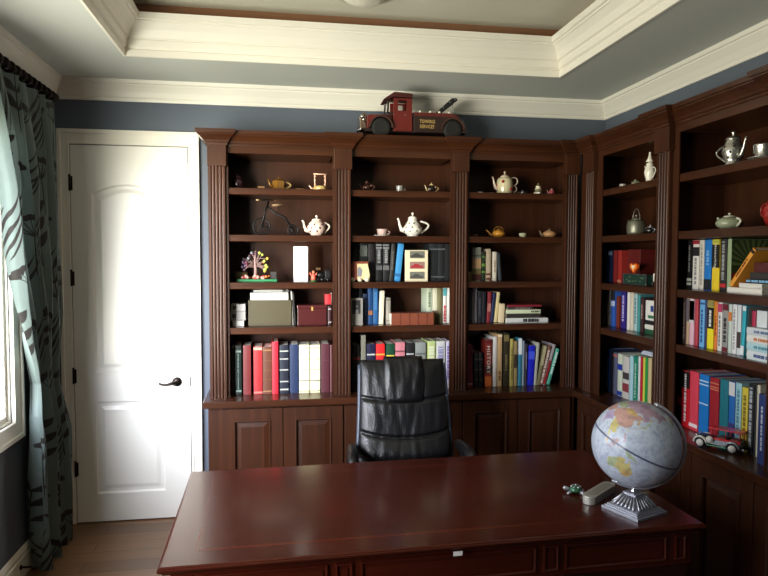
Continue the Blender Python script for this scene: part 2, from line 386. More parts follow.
def curtain():
    NU, NZ = 300, 640
    z0, z1 = .012, 2.634
    zs = np.linspace(z0, z1, NZ+1); us = np.linspace(0, 1, NU+1)
    yl = interp(zs, [(0, 3.66), (.2, 3.62), (.55, 3.60), (.87, 3.62), (1.04, 3.665), (1.15, 3.62), (1.3, 3.54), (1.56, 3.46), (1.76, 3.40), (2.1, 3.36), (2.4, 3.27), (2.66, 3.16)])
    yr = interp(zs, [(0, 4.14), (.35, 4.13), (.7, 4.12), (1.0, 4.045), (1.25, 4.06), (2.2, 4.07), (2.66, 4.05)])
    xc = interp(zs, [(0, -1.315), (.7, -1.31), (1.05, -1.33), (1.4, -1.315), (2.66, -1.325)])
    amp = interp(zs, [(0, .062), (.7, .06), (1.05, .034), (1.4, .045), (2.3, .045), (2.66, .03)])
    U, Z = np.meshgrid(us, zs)
    npl = 6.5
    ph = 2*pi*npl*(U + .018*np.sin(Z*2.3+U*9) )
    prof = np.sin(ph); prof = np.sign(prof)*np.abs(prof)**.75
    X = xc[:, None] + amp[:, None]*prof*(.75+.25*np.sin(U*17+1.3)) + .006*np.sin(Z*7+U*23)
    Y = yl[:, None] + (yr-yl)[:, None]*(U + .012*np.sin(2*ph)*.6)
    X = np.maximum(X, XL+.008)
    X = np.where(Z < .75, X, X)
    # pattern in cloth space: s across the unrolled cloth, t up
    S = U*1.5; T = Z
    mask = np.full_like(S, .02)
    rr = random.Random(3)
    def stroke(pts, w0, wm):
        """tapered stroke along pts"""
        k = len(pts)
        lo = (min(p[0] for p in pts)-.03, min(p[1] for p in pts)-.03); hi = (max(p[0] for p in pts)+.03, max(p[1] for p in pts)+.03)
        i0, i1 = np.searchsorted(zs, lo[1]), np.searchsorted(zs, hi[1]); j0, j1 = np.searchsorted(us*1.5, lo[0]), np.searchsorted(us*1.5, hi[0])
        if i1 <= i0 or j1 <= j0: return
        s_, t_ = S[i0:i1, j0:j1], T[i0:i1, j0:j1]; mm = mask[i0:i1, j0:j1]
        for i in range(k-1):
            ax_, ay = pts[i]; bx, by = pts[i+1]; dx_, dy = bx-ax_, by-ay; L = dx_*dx_+dy*dy+1e-12
            q = np.clip(((s_-ax_)*dx_+(t_-ay)*dy)/L, 0, 1)
            dist = np.hypot(s_-ax_-q*dx_, t_-ay-q*dy)
            g = (i+q)/(k-1); wdt = w0+(wm-w0)*np.sin(pi*np.clip(g, 0, 1))
            np.minimum(mm, dist-wdt, out=mm)
    for row in range(9):
        for k in range(7):
            s0 = k*.225+rr.uniform(-.05, .05)+(row % 2)*.12; t0 = row*.30+rr.uniform(-.05, .05)-.08
            kind = (row+k) % 3; a = rr.uniform(-.3, .3)
            if kind == 0:      # long grassy strokes fanning up
                for q in range(6):
                    b_ = a+.4+(q-2.5)*.05; o = (q-2.5)*.019; ln = rr.uniform(.26, .40)
                    stroke([(s0+o, t0), (s0+o+ln*.5*math.sin(b_), t0+ln*.5), (s0+o+ln*math.sin(b_*1.25), t0+ln*math.cos(b_))], .0014, .0062)
            elif kind == 1:    # sprig of pointed leaves
                stem = [(s0, t0), (s0+.03*a, t0+.12), (s0+.12*a, t0+.28)]
                stroke(stem, .003, .004)
                for q in range(3):
                    g = .35+.3*q; bx, by = s0+.1*a*g, t0+.28*g
                    for sd in (-1, 1):
                        b_ = a+sd*rr.uniform(.6, 1.0); ln = rr.uniform(.10, .13)
                        stroke([(bx, by), (bx+ln*.5*math.sin(b_), by+ln*.5*math.cos(b_)+.004), (bx+ln*math.sin(b_), by+ln*math.cos(b_))], .001, .019)
            else:              # flower umbel
                stroke([(s0, t0-.06), (s0+.02*a, t0+.06), (s0+.05*a, t0+.14)], .003, .004)
                for q in range(7):
                    b_ = a-.9+q*.3; ln = .10
                    ex, ey = s0+.05*a+ln*math.sin(b_), t0+.14+ln*math.cos(b_)
                    stroke([(s0+.05*a, t0+.14), (ex, ey)], .0024, .003)
                    stroke([(ex-.012, ey), (ex, ey+.006), (ex+.012, ey+.004)], .012, .016)
    idx = np.arange((NU+1)*(NZ+1)).reshape(NZ+1, NU+1)
    f = np.stack([idx[:-1, :-1], idx[:-1, 1:], idx[1:, 1:], idx[1:, :-1]], -1).reshape(-1, 4)
    me = bpy.data.meshes.new('cloth'); me.from_pydata(np.stack([X, Y, Z], -1).reshape(-1, 3).tolist(), [], f.tolist())
    me.materials.append(fabric())
    me.polygons.foreach_set('use_smooth', [True]*len(f)); me.update()
    at_ = me.attributes.new('leaf_distance', 'FLOAT', 'POINT'); at_.data.foreach_set('value', mask.reshape(-1).astype(np.float32))
    return me
cm = curtain()
cur = bpy.data.objects.new('curtain', cm); col.objects.link(cur)
tag(cur, 'grey teal curtain with dark brown leaf pattern hanging between window and white door', 'curtain')
rod = thing('curtain_rod', 'dark curtain rod with a row of rings under the crown moulding above the window', 'curtain rod', (-1.325, 3.0, 2.675))
MB().cyl(.014, -2.2, 1.07, 14, axis=1).build('rod', bronze, rod)
MB().lathe([(.014, 1.07), (.022, 1.08), (.028, 1.095), (.018, 1.115), (.001, 1.12)], 14, axis=1).build('finial', bronze, rod)
for k in range(13):
    y = .17+k*.0715
    MB().tube([(.024*math.cos(a)*1.05, y, .024*math.sin(a)-.006) for a in [2*pi*i/14 for i in range(14)]], .0085, 8, closed=True).build('ring', bronze, rod)
for y in (.9, -.6, -2.0):
    MB().box(-.0745, -.066, y-.02, y+.02, -.04, .03).box(-.07, .0, y-.006, y+.006, -.012, -.002).build('bracket', bronze, rod)
# ---------------------------------------------------------------- built-in bookcases
ZCT = .865                                            # worktop height
SH = (2.153, 1.867, 1.575, 1.296)                     # upper faces of the shelves
ZB0, ZB1 = ZCT+.0006, 2.476
def flute_poly(x0, x1, yf, yb, n=4):
    """plan of a fluted pilaster: grooves in the front face"""
    pts = [(x0, yb), (x0, yf)]
    w_ = x1-x0; pitch = w_/(n+.6); r = pitch*.36
    for k in range(n):
        c = x0+pitch*(.8+k)
        for i in range(7):
            a = pi-pi*i/6
            pts.append((c+r*math.cos(a), yf+r*.95*math.sin(a)))
    pts += [(x1, yf), (x1, yb)]
    return pts
def bookcase(label, loc, rz, L, bay, pil, inner):
    """local frame: x along the front, y into the wall, pilaster faces on y=0"""
    t = thing('bookcase', label, 'bookcase', (loc[0], loc[1], 0), rz, 'built-in bookcases')
    b0, b1 = bay; i0, i1 = inner; D = .36
    MB().box(i0, i1, D-.015, D, ZB0, 2.46).build('back_panel', wood_v, t)
    for (a, b_) in ((0, i0), (i1, L)):
        MB().box(a, b_, .0275, D, ZB0, 2.46).build('side_panel', wood_v, t)
    for (a, b_) in ((0, b0), (b1, L)):
        MB().box(a, b_, .02, .027, ZB0, 2.46).build('stile', wood_v, t)
    for z in SH:
        MB().box(i0+.0008, i1-.0008, .0275, D-.0155, z-.04, z).build('shelf', wood_x, t, bevel=.003)
    MB().box(b0, b1, .02, D-.0155, 2.36, 2.46).build('frieze', wood_x, t)
    for (a, b_) in pil:
        MB().prism(flute_poly(a, b_, 0, .0196), ZB0, 2.276, 2).build('pilaster', wood_v, t)
        MB().box(a-.010, b_+.010, -.014, .0196, 2.276, 2.424).build('pilaster_block', wood_v, t, bevel=.002)
    MB().box(0.0, L-.0004, .021, D, 2.4605, 2.4865).build('top_panel', wood_x, t)
    return t
PY = 3.965
def unit_back(label, x0, x1, bay, inner, pil):
    return bookcase(label, (x0, PY), 0, x1-x0, (bay[0]-x0, bay[1]-x0), [(a-x0, b_-x0) for a, b_ in pil], (inner[0]-x0, inner[1]-x0))
unit_back('built-in cherry bookcase nearest the white door, first on the back wall', -.4345, .3805, (-.315, .317), (-.412, .368), [(-.424, -.333)])
unit_back('middle built-in cherry bookcase on the back wall, straight behind the black chair', .3815, 1.1335, (.430, 1.072), (.394, 1.121), [(.3355, .426)])
unit_back('built-in cherry bookcase at the right end of the back wall, beside the corner', 1.1345, 1.9435, (1.195, 1.839), (1.147, 1.930), [(1.0915, 1.177), (1.852, 1.930)])
PX = 1.945
def unit_right(label, y0, y1, bay, inner, pil):
    return bookcase(label, (PX, y0), -pi/2, y0-y1, (y0-bay[0], y0-bay[1]), [(y0-a, y0-b_) for a, b_ in pil], (y0-inner[0], y0-inner[1]))
unit_right('built-in cherry bookcase on the right wall, next to the corner', 3.983, 3.0385, (3.708, 3.093), (3.93, 3.051), [(3.895, 3.773)])
unit_right('built-in cherry bookcase on the right wall, nearest the viewer and cut by the frame', 3.0375, 2.18, (2.936, 2.30), (3.025, 2.20), [(3.093, 2.982), (2.29, 2.19)])
# one continuous cornice, broken forward over the pilasters
fy, by_, fx_, bx_ = 3.984, 3.9505, 1.964, 1.9305
path = [(-.4350, 4.325), (-.4350, by_), (-.3225, by_), (-.3225, fy), (.3245, fy), (.3245, by_), (.4365, by_), (.4365, fy), (1.0805, fy), (1.0805, by_), (1.1875, by_), (1.1875, fy), (1.8415, fy), (1.8415, by_),
        (bx_, by_), (bx_, 3.7625), (fx_, 3.7625), (fx_, 3.1040), (bx_, 3.1040), (bx_, 2.9715), (fx_, 2.9715), (fx_, 2.3005), (bx_, 2.3005), (bx_, 2.1795), (2.305, 2.1795)]
prof = [(0, 2.40), (.006, 2.40), (.008, 2.412), (.014, 2.416), (.018, 2.428), (.034, 2.445), (.046, 2.455), (.05, 2.458), (.05, 2.463), (.058, 2.466), (.060, 2.487), (0, 2.487)]
cn_ = MB().sweep(prof, path).build('cornice', wood_x)
tag(cn_, 'continuous stepped cherry cornice running along the top of all the bookcases', 'cornice')

# ---------------------------------------------------------------- base cabinets, worktop
def base_cabinet(label, loc, rz, L, doors, stile0=0, group='base cabinets under the worktop', depth=.41):
    t = thing('base_cabinet', label, 'cabinet', (loc[0], loc[1], 0), rz, group)
    MB().box(0, L, .02, depth, .085, ZCT-.041).box(0.002, L-.002, .07, depth, .0006, .085).build('carcass', wood_v, t)
    for (a, b_) in doors:
        z0, z1 = .10, ZCT-.055
        fw = .072
        mb = MB().box(a, a+fw, 0, .0195, z0, z1).box(b_-fw, b_, 0, .0195, z0, z1).box(a+fw, b_-fw, 0, .0195, z0, z0+fw).box(a+fw, b_-fw, 0, .0195, z1-fw, z1)
        d = mb.build('door', wood_v, t, bevel=.0015)
        fx0, fx1, fz0, fz1 = a+fw, b_-fw, z0+fw, z1-fw
        k = .012
        mb = MB()
        mb.sweep([(0, -.004), (.004, -.006), (.010, -.001), (.012, .006), (.012, .012), (0, .012)], [(fx0, fz0), (fx0, fz1), (fx1, fz1), (fx1, fz0)], True)
        mb.v = [(x, z, y) for (x, y, z) in mb.v]
        mb.build('door_moulding', wood_v, d)
        MB().frustum(fx0+k, fx1-k, fz0+k, fz1-k, -.016, fx0+k+.03, fx1-k-.03, fz0+k+.03, fz1-k-.03, -.008).xf(Matrix(((1,0,0,0),(0,0,-1,0),(0,1,0,0),(0,0,0,1)))).build('door_panel', wood_v, d)
    return t
CY = 3.91; CX = 1.91
base_cabinet('cherry base cabinet beside the white door with two panelled doors', (-.441, CY), 0, .8185, [(.080, .444), (.449, .815)])
base_cabinet('cherry base cabinet behind the black office chair', (.3785, CY), 0, .7635, [(.005, .38), (.385, .760)])
base_cabinet('cherry base cabinet at the right end of the back wall', (1.1425, CY), 0, .7665, [(.003, .37), (.375, .733)])
base_cabinet('cherry base cabinet on the right wall by the corner, behind the globe', (CX, 3.9085), -pi/2, .8045, [(.03, .407), (.412, .80)], depth=.39)
base_cabinet('cherry base cabinet on the right wall under the toy car', (CX, 3.1035), -pi/2, .8055, [(.003, .398), (.4035, .803)], depth=.39)
base_cabinet('cherry base cabinet at the right edge of the photo', (CX, 2.2975), -pi/2, .8055, [(.003, .398), (.4035, .803)], depth=.39)
xe = -.468
mb = MB().prism([(xe, 4.327), (xe, 3.88), (1.88, 3.88), (1.88, 1.47), (2.307, 1.47), (2.307, 4.327)], ZCT-.040, ZCT, 2)
ct = mb.build('worktop', wood_x, bevel=.004)
tag(ct, 'L-shaped polished cherry worktop running over all the base cabinets', 'worktop')

# ---------------------------------------------------------------- the desk
DA = math.radians(1.3)
DCX, DCY, DW, DD, DZT = .556, 2.487, 1.905, .915, .770
desk = thing('desk', 'large mahogany executive desk with panelled front and polished top', 'desk', (DCX, DCY, 0), DA)
hx_, hy_ = DW/2, DD/2
rect = [(-hx_, -hy_), (-hx_, hy_), (hx_, hy_), (hx_, -hy_)]
def rect_path(a, b_): return [(a, -b_), (-a, -b_), (-a, b_), (a, b_)]
mb = MB()
zt = DZT
rings = [(-.012, zt), (-.010, zt), (-.004, zt-.003), (-.004, zt-.006), (0, zt-.008), (0, zt-.012), (-.004, zt-.018), (-.014, zt-.026), (-.016, zt-.03)]
vs, fs = [], []
for o, z in rings:
    a, b_ = hx_+o, hy_+o
    vs += [(-a, -b_, z), (a, -b_, z), (a, b_, z), (-a, b_, z)]
fs.append((0, 1, 2, 3))
for i in range(len(rings)-1):
    for k in range(4): fs.append((4*i+k, 4*i+(k+1) % 4, 4*i+4+(k+1) % 4, 4*i+4+k))
fs.append(tuple(range(4*len(rings)-1, 4*len(rings)-5, -1)))
mb.add(vs, fs); mb.build('desk_top', desk_x, desk)
# stringing inlay let into the top
il = mat('inlay_stringing', (96, 46, 28), .25)
for off, wd in ((.105, .0035), (.116, .0015)):
    mb = MB()
    a, b_ = hx_-off, hy_-off
    for (x0, x1, y0, y1) in ((-a, a, -b_, -b_+wd), (-a, a, b_-wd, b_), (-a, -a+wd, -b_+wd, b_-wd), (a-wd, a, -b_+wd, b_-wd)):
        mb.box(x0, x1, y0, y1, zt-.0002, zt+.00025)
    mb.build('inlay_border', il, desk)
yf = -hy_+.035                                   # face of the frieze
xb = hx_-.035
MB().box(-xb, xb, yf, hy_-.035, zt-.160, zt-.0305).build('frieze', desk_x, desk, bevel=.002)
mb = MB().sweep([(0, zt-.172), (.012, zt-.172), (.012, zt-.164), (.006, zt-.158), (0, zt-.156)], [(xb, yf), (xb, hy_-.035), (-xb, hy_-.035), (-xb, yf)][::-1], True)
def raised(parent, x0, x1, z0, z1, y, m, name='frieze_panel'):
    """moulded frame with a sunk flat, on a face looking towards -y"""
    mb = MB(); t_ = .009
    mb.sweep([(0, 0), (.002, .007), (.006, .008), (.010, .003), (.011, 0)], [(x0, z0), (x0, z1), (x1, z1), (x1, z0)], True)
    mb.v = [(px, y-pz, py) for (px, py, pz) in mb.v]
    mb.box(x0+.018, x1-.018, y-.004, y+.001, z0+.018, z1-.018)
    return mb.build(name, m, parent)
def lx(X): return X-DCX
zp0, zp1 = zt-.141, zt-.046
for (a, b_) in ((.245, .867), (.892, .951), (.974, 1.372), (1.404, 1.450), (2*DCX-1.372, 2*DCX-.974), (2*DCX-.951, 2*DCX-.892+.0), (2*DCX-1.45, 2*DCX-1.404)):
    raised(desk, lx(a), lx(b_), zp0, zp1, yf, desk_x)
for sgn in (-1, 1):
    x0, x1 = (-xb+.012, -xb+.50) if sgn < 0 else (xb-.50, xb-.012)
    pd = MB().box(x0, x1, yf+.012, hy_-.05, .075, zt-.1605).build('pedestal', desk_v, desk, bevel=.002)
    raised(pd, x0+.05, x1-.05, .15, zt-.20, yf+.012, desk_v, 'pedestal_panel')
    MB().box(x0-.010, x1+.010, yf+.0, hy_-.04, .0006, .0745).build('plinth', desk_v, desk, bevel=.006)
mp_ = MB().box(-xb+.5005, xb-.5005, yf+.03, yf+.05, .06, zt-.1605).build('modesty_panel', desk_v, desk)
raised(mp_, -xb+.56, xb-.56, .12, zt-.2, yf+.03, desk_v, 'modesty_moulding')
# paper tag stuck under the edge of the top
tgx = lx(.572)
tg = MB().box(tgx-.016, tgx+.016, -hy_+.004, -hy_+.0052, zt-.041, zt-.026).build('paper_tag', mat('white_paper', (240, 236, 226), .8), desk)
tag(tg, 'small white paper tag under the front edge')

# ---------------------------------------------------------------- the office chair (faces the viewer)
CHX, CHY = .655, 3.30
ch = thing('office_chair', 'black leather high-back office chair behind the desk', 'office chair', (CHX, CHY, 0), math.radians(-2))
def pad(name, halfw, z0, z1, ybase, thick, bulge, nu=40, nv=44, seams=(), vse=(), parent=None, wr=.004, bulge_edge=.35, m=leather, seed=0):
    """upholstered pad: front towards -y, with rounded edges, seams and creases"""
    vs, fs = [], []
    import mathutils
    for side in (0, 1):
        for j in range(nv+1):
            v = j/nv
            for i in range(nu+1):
                u = -1+2*i/nu
                hwv = halfw(v)
                ed = max(0, 1-abs(u)**4)**.5*max(0, 1-abs(2*v-1)**8)**.5
                z = z0+(z1-z0)*v; x = hwv*u
                if side == 0:
                    y = ybase(v)-ed*(thick*.5+bulge(u, v))
                    for (sv, sw, sd) in seams:
                        sva = sv(u) if callable(sv) else sv
                        y += sd*math.exp(-((v-sva)/sw)**2)*min(1, ed*1.4)
                    for (su, lo, hi, sw, sd) in vse:
                        g = 1/(1+math.exp(-(v-lo)*60))*1/(1+math.exp((v-hi)*60))
                        y += sd*math.exp(-((u-su)/sw)**2)*g
                    y += ed*wr*(mathutils.noise.noise((x*9+seed, z*5, 3.1))*1.3+mathutils.noise.noise((x*34+seed, z*9, 1.7))*.8)
                else:
                    y = ybase(v)+ed*thick*.5
                vs.append((x, y, z))
    N = (nu+1)*(nv+1)
    for side in (0, 1):
        for j in range(nv):
            for i in range(nu):
                a = side*N+j*(nu+1)+i; q = (a, a+1, a+nu+2, a+nu+1)
                fs.append(q if side == 0 else q[::-1])
    mb = MB().add(vs, fs, 0, True)
    o = mb.build(name, m, parent)
    bm = bmesh.new(); bm.from_mesh(o.data); bmesh.ops.remove_doubles(bm, verts=bm.verts, dist=.0004); bmesh.ops.recalc_face_normals(bm, faces=bm.faces); bm.to_mesh(o.data); bm.free()
    return o
zb0, zb1 = .50, 1.165
def bw(v): return .235+.038*(1-v)-.006*math.sin(pi*v)
def by(v): return .02+.15*v-.02*math.sin(pi*v)
s1 = lambda u: .40+.05*u*u-.0
s2 = lambda u: .685+.03*(u*u)
def bul(u, v):
    b_ = .018
    if v > .68: b_ = .012
    if v < .4: b_ = .012+.03*math.exp(-((v-.28)/.1)**2)
    return b_
def top_arc(v): return 0
pad('backrest', bw, zb0, zb1, by, .085, bul, 64, 90, seams=((s1, .012, .022), (s2, .010, .022), (lambda u: .20+.05*u*u, .012, .02)), parent=ch, wr=.0055)
# head pillow in the middle of the top, sitting proud of the shell
pad('headrest_pillow', lambda v: .107+.012*math.sin(pi*v), zb0+.668*(zb1-zb0), zb1+.022, lambda v: by(.68+.34*v)-.035, .075, lambda u, v: .012*math.sin(pi*v), 36, 36, parent=ch, wr=.010, seed=5)
# piping and shell at the back
for sg in (-1, 1):
    MB().tube([(sg*(bw(v)-.001), by(v)+.004, zb0+(zb1-zb0)*v) for v in [.03+.93*i/20 for i in range(21)]], [.013]*21, 8).build('side_piping', mat('leather_blue_highlight', (58, 66, 80), .35), ch)  # grey-blue highlight on the dark leather sides, put into the piping colour
mb = MB().prism([(-.21, zb0+.06), (.21, zb0+.06), (.2, zb1-.07), (.12, zb1-.04), (-.12, zb1-.04), (-.2, zb1-.07)], 0, .02, axis=1)
mb.v = [(x, y+by((z-zb0)/(zb1-zb0))+.032, z) for (x, y, z) in mb.v]
mb.build('back_shell', black_plastic, ch)
# seat
vs = pad('seat', lambda v: .255+.012*math.sin(pi*v), -.30, .17, lambda v: 0, .11, lambda u, v: .02*(1-u*u)*math.sin(pi*v), 30, 30, parent=ch, wr=.004)
vs.data.transform(Matrix(((1,0,0,0),(0,0,1,0),(0,-1,0,.45),(0,0,0,1))))
for sg in (-1, 1):
    fr = MB().tube([(sg*.19, .02, .40), (sg*.29, .0, .42), (sg*.305, -.02, .5), (sg*.305, -.03, .66), (sg*.30, -.06, .685), (sg*.30, -.22, .69)], [.02, .02, .02, .02, .02, .018], 10).build('arm_bracket', black_plastic, ch)
    vsn = []
    mbp = MB()
    pts = [(sg*.292, .06, .712), (sg*.294, -.02, .722), (sg*.298, -.12, .728), (sg*.302, -.22, .722), (sg*.304, -.265, .705)]
    mbp.tube(pts, [.022, .031, .034, .033, .02], 12, flat=.85)
    mbp.build('armrest_pad', leather, ch)
MB().cyl(.028, .10, .30, 16).cyl(.019, .30, .39, 14).box(-.11, .11, -.12, .12, .385, .405).build('gas_lift', black_plastic, ch)
hub = MB().cyl(.042, .075, .125, 18).build('base_hub', black_plastic, ch)
for k in range(5):
    a = 2*pi*k/5+.3
    MB().tube([(.03*math.cos(a), .03*math.sin(a), .105), (.17*math.cos(a), .17*math.sin(a), .095), (.31*math.cos(a), .31*math.sin(a), .075)], [.026, .022, .016], 10, flat=.8).build('leg', black_plastic, ch)
    cx_, cy_ = .31*math.cos(a), .31*math.sin(a)
    mbq = MB().cyl(.007, .05, .08, 8, (cx_, cy_, 0))
    for sg in (-1, 1):
        q = MB().cyl(.0275, sg*.006, sg*.022, 16, axis=1)
        q.xf(Matrix.Translation((cx_, cy_, .0281)) @ Matrix.Rotation(a, 4, 'Z'))
        mbq.add(q.v, q.f, 0, True)
    mbq.build('caster', rubber, ch)
# ---------------------------------------------------------------- books
class Wall:
    """a run of shelves: B = back wall (spines towards the viewer), R = right wall"""
    def __init__(s, axis, rz): s.axis, s.rz = axis, rz
    def along(s, px, py, plane):
        p = at(px, py, s.axis, plane); return (p.x if s.axis == 1 else -p.y), p.z
    def loc(s, a, plane, z): return (a, plane, z) if s.axis == 1 else (plane, -a, z)
    def back(s): return 4.309 if s.axis == 1 else 2.289
BW, RW = Wall(1, 0), Wall(0, -pi/2)
def cmat(rgb, rough=.5): return mat('cover_%d_%d_%d' % tuple(rgb), rgb, rough)
def cover_mesh(w, h, d, t=.0028, bow=.002):
    n = 5
    arc = [(-w/2+w*i/n, bow-bow*math.sin(pi*i/n)) for i in range(n+1)]
    poly = [(-w/2, d)]+arc+[(w/2, d), (w/2-t, d), (w/2-t, bow+t), (-w/2+t, bow+t), (-w/2+t, d)]
    return MB().prism(poly, 0, h, 2)
def make_book(W, a, plane, z, w, h, rgb, label, group, d=.2, lean=0, lying=False, bands=(), dashes=None, text=None, rough=.5, soft=False, name='book', side=None, fan=None):
    d = min(d, W.back()-plane-.004)
    o = cover_mesh(w, h, d).build(name, cmat(rgb, rough))
    if lying: rot = (0, pi/2, W.rz); zz = z+w/2+.0004
    else: rot = (0, math.radians(lean), W.rz); zz = z+.0006+abs(math.sin(math.radians(lean)))*w/2
    o.location = W.loc(a, plane, zz); o.rotation_euler = rot
    tag(o, label, 'book', group)
    g = .0 if soft else .003
    MB().box(-w/2+.0029, w/2-.0029, .0052, d-(.001 if soft else .004), .0001 if soft else g, h-.0001 if soft else h-g).build('pages', paper, o)
    for (f0, f1, c) in bands:
        MB().box(-w/2+.0004, w/2-.0004, -.0007, .0022, h*f0, h*f1).build('spine_band', cmat(c, rough), o)
    if dashes:
        f0, f1, c, wd = dashes
        mb = MB(); r2 = random.Random(int(a*1000)+int(h*1e4)); q = f0*h
        while q < f1*h:
            ln = r2.uniform(.006, .02)
            mb.box(-w*wd/2, w*wd/2, -.0011, .0015, q, min(q+ln, f1*h)); q += ln+r2.choice((.003, .003, .007))
        mb.build('spine_lettering', cmat(c, .5), o)
    if side:
        MB().box(w/2+.0001, w/2+.0007, .012, d-.002, .003, h-.003).build('cover_face', cmat(side, rough), o)
    if fan:
        mb = MB().box(w/2+.0001, w/2+.0006, .003, d-.001, .002, h-.002, 0)
        cy, cz = d*.5, h*.50
        for k in range(13):
            an = math.radians(4+k*14.3); q = lambda t: (min(d-.002, max(.004, cy+d*.62*math.cos(t))), min(h-.004, cz+h*.55*math.sin(t)))
            mb.prism([(cy, cz), q(an-.06), q(an+.06)], w/2+.0006, w/2+.0010, 0, 1)
        mb.box(w/2+.0006, w/2+.0011, .003, d-.001, h*.14, h*.36, 2)
        mb.build('cover_picture', [cmat(c) for c in fan], o)
    if text:
        body, size, c, f, sq = text
        text_mesh('spine_title', body, size, cmat(c, .5), o, (0, -.0012, h*f), (pi/2, pi/2, 0), squash=sq)
    return o
ROOF = {.865: 1.256, 1.296: 1.535, 1.575: 1.827, 1.867: 2.113, 2.153: 2.36}
BAYS = {1: [(-.411, .367), (.395, 1.120), (1.148, 1.929)], 0: [(-3.929, -3.052), (-3.024, -2.201)]}
def row(W, plane, z, ybase, group, rows, fill=.95):
    """rows: x0, x1 (spine edges in the photo at mid height), ytop, rgb, label, options.
    Books are set side by side without touching and kept inside their bay."""
    B = []
    for r in rows:
        x0, x1, yt, rgb, label = r[:5]; o = dict(r[5]) if len(r) > 5 else {}
        ym = (yt+ybase)/2; pl = o.pop('plane', plane)
        a0, _ = W.along(x0, ym, pl); a1, _ = W.along(x1, ym, pl)
        _, zt = W.along((x0+x1)/2, yt, pl)
        h = min(zt-z, ROOF.get(z, 9)-z-.006); w = max(.009, (a1-a0)*fill)
        lean = math.radians(o.get('lean', 0)); h = h/max(.6, math.cos(lean)) if z not in ROOF else min(h/math.cos(lean), (ROOF[z]-z-.006-w*abs(math.sin(lean)))/math.cos(lean))
        B.append([(a0+a1)/2-math.tan(lean)*h/2, w, h, math.tan(lean), w/2/math.cos(lean)+.0004, pl, rgb, label, o])
    mid = B[len(B)//2][0]; lo, hi = min(BAYS[W.axis], key=lambda q: abs((q[0]+q[1])/2-mid))
    for i, q in enumerate(B):
        q[0] = max(q[0], lo+.001+q[4]+max(0, -q[3]*q[2]))
        if i:
            p = B[i-1]
            for zz in (0, min(q[2], p[2])): q[0] = max(q[0], p[0]+p[4]+zz*p[3]+q[4]-zz*q[3]+.0006)
    for i in range(len(B)-1, -1, -1):
        q = B[i]; q[0] = min(q[0], hi-.001-q[4]-max(0, q[3]*q[2]))
        if i < len(B)-1:
            n_ = B[i+1]
            for zz in (0, min(q[2], n_[2])): q[0] = min(q[0], n_[0]-n_[4]+zz*n_[3]-q[4]-zz*q[3]-.0006)
    for a, w, h, tn, hw_, pl, rgb, label, o in B: make_book(W, a, pl, z, w, h, rgb, label, group, **o)
    return B[-1][0]+B[-1][4]+max(0, B[-1][3]*B[-1][2])
def lying(W, plane, z, x0, x1, y0, y1, rgb, label, group, **o):
    """a book on its side: x0..x1 length, y0 (top)..y1 (bottom) thickness on z"""
    a0, _ = W.along(x0, y1, plane); a1, _ = W.along(x1, y1, plane)
    t = abs(W.along(x0, y0, plane)[1]-W.along(x0, y1, plane)[1])
    make_book(W, a0, plane, z, t, a1-a0, rgb, label, group, lying=True, **o)
    return z+t+.0006

G = 'books on the lowest shelf beside the white door'
S = ', lowest shelf by the door'
gb = (150, 130, 90)
row(BW, 4.06, ZCT, 393.4, G, [
 (231, 234, 348, (26, 24, 24), 'thin black book at the far left'+S),
 (235, 241.5, 345.7, (22, 38, 32), 'dark green book with a pale spine stripe'+S, dict(bands=[(.86, .9, (150, 170, 160)), (.06, .1, (150, 170, 160))], dashes=(.12, .84, (120, 150, 138), .2))),
 (243, 251, 345.7, (112, 34, 34), 'dull maroon book right of the dark green one'+S, dict(bands=[(.68, .69, (80, 22, 24)), (.3, .31, (80, 22, 24))])),
 (253.4, 262.5, 346.8, (158, 30, 34), 'red book with worn cream spine ends'+S, dict(bands=[(.93, .985, (214, 150, 130)), (.02, .06, (190, 110, 100))])),
 (262.7, 272, 347, (92, 48, 28), 'brown book between the two red ones'+S, dict(bands=[(.92, .94, (150, 110, 60)), (.7, .71, (120, 76, 40)), (.5, .51, (120, 76, 40)), (.3, .31, (120, 76, 40)), (.05, .07, (160, 120, 80))])),
 (272, 278.2, 342, (226, 30, 48), 'tall bright red slim book'+S),
 (279.6, 288.6, 345, (20, 24, 40), 'near-black book with five silver bands'+S, dict(bands=[(.86, .885, (170, 170, 160)), (.70, .722, (170, 170, 160)), (.475, .5, (170, 170, 160)), (.235, .26, (170, 170, 160)), (.07, .1, (180, 180, 170))])),
 (289.6, 298.7, 344.6, (28, 44, 78), 'plain navy blue book beside the cream pair'+S, dict(bands=[(.6, .605, (44, 62, 100)), (.3, .305, (44, 62, 100))])),
 (299, 309.6, 345, (236, 230, 184), 'left one of two matching cream books'+S, dict(bands=[(.93, .945, (120, 112, 80)), (.7, .712, (120, 112, 80)), (.475, .487, (120, 112, 80)), (.25, .265, (60, 52, 40)), (.03, .045, (120, 112, 80))])),
 (310, 320.2, 345, (234, 228, 182), 'right one of two matching cream books'+S, dict(bands=[(.93, .945, (120, 112, 80)), (.7, .712, (120, 112, 80)), (.475, .487, (120, 112, 80)), (.25, .265, (60, 52, 40)), (.03, .045, (120, 112, 80))])),
 (320.8, 329.6, 344, (78, 30, 40), 'wide burgundy book right of the cream pair'+S, dict(bands=[(.66, .666, (110, 60, 66)), (.3, .306, (110, 60, 66))])),
 (330.2, 332.6, 345, (92, 44, 46), 'thin burgundy book squeezed against the pilaster'+S),
], .96)

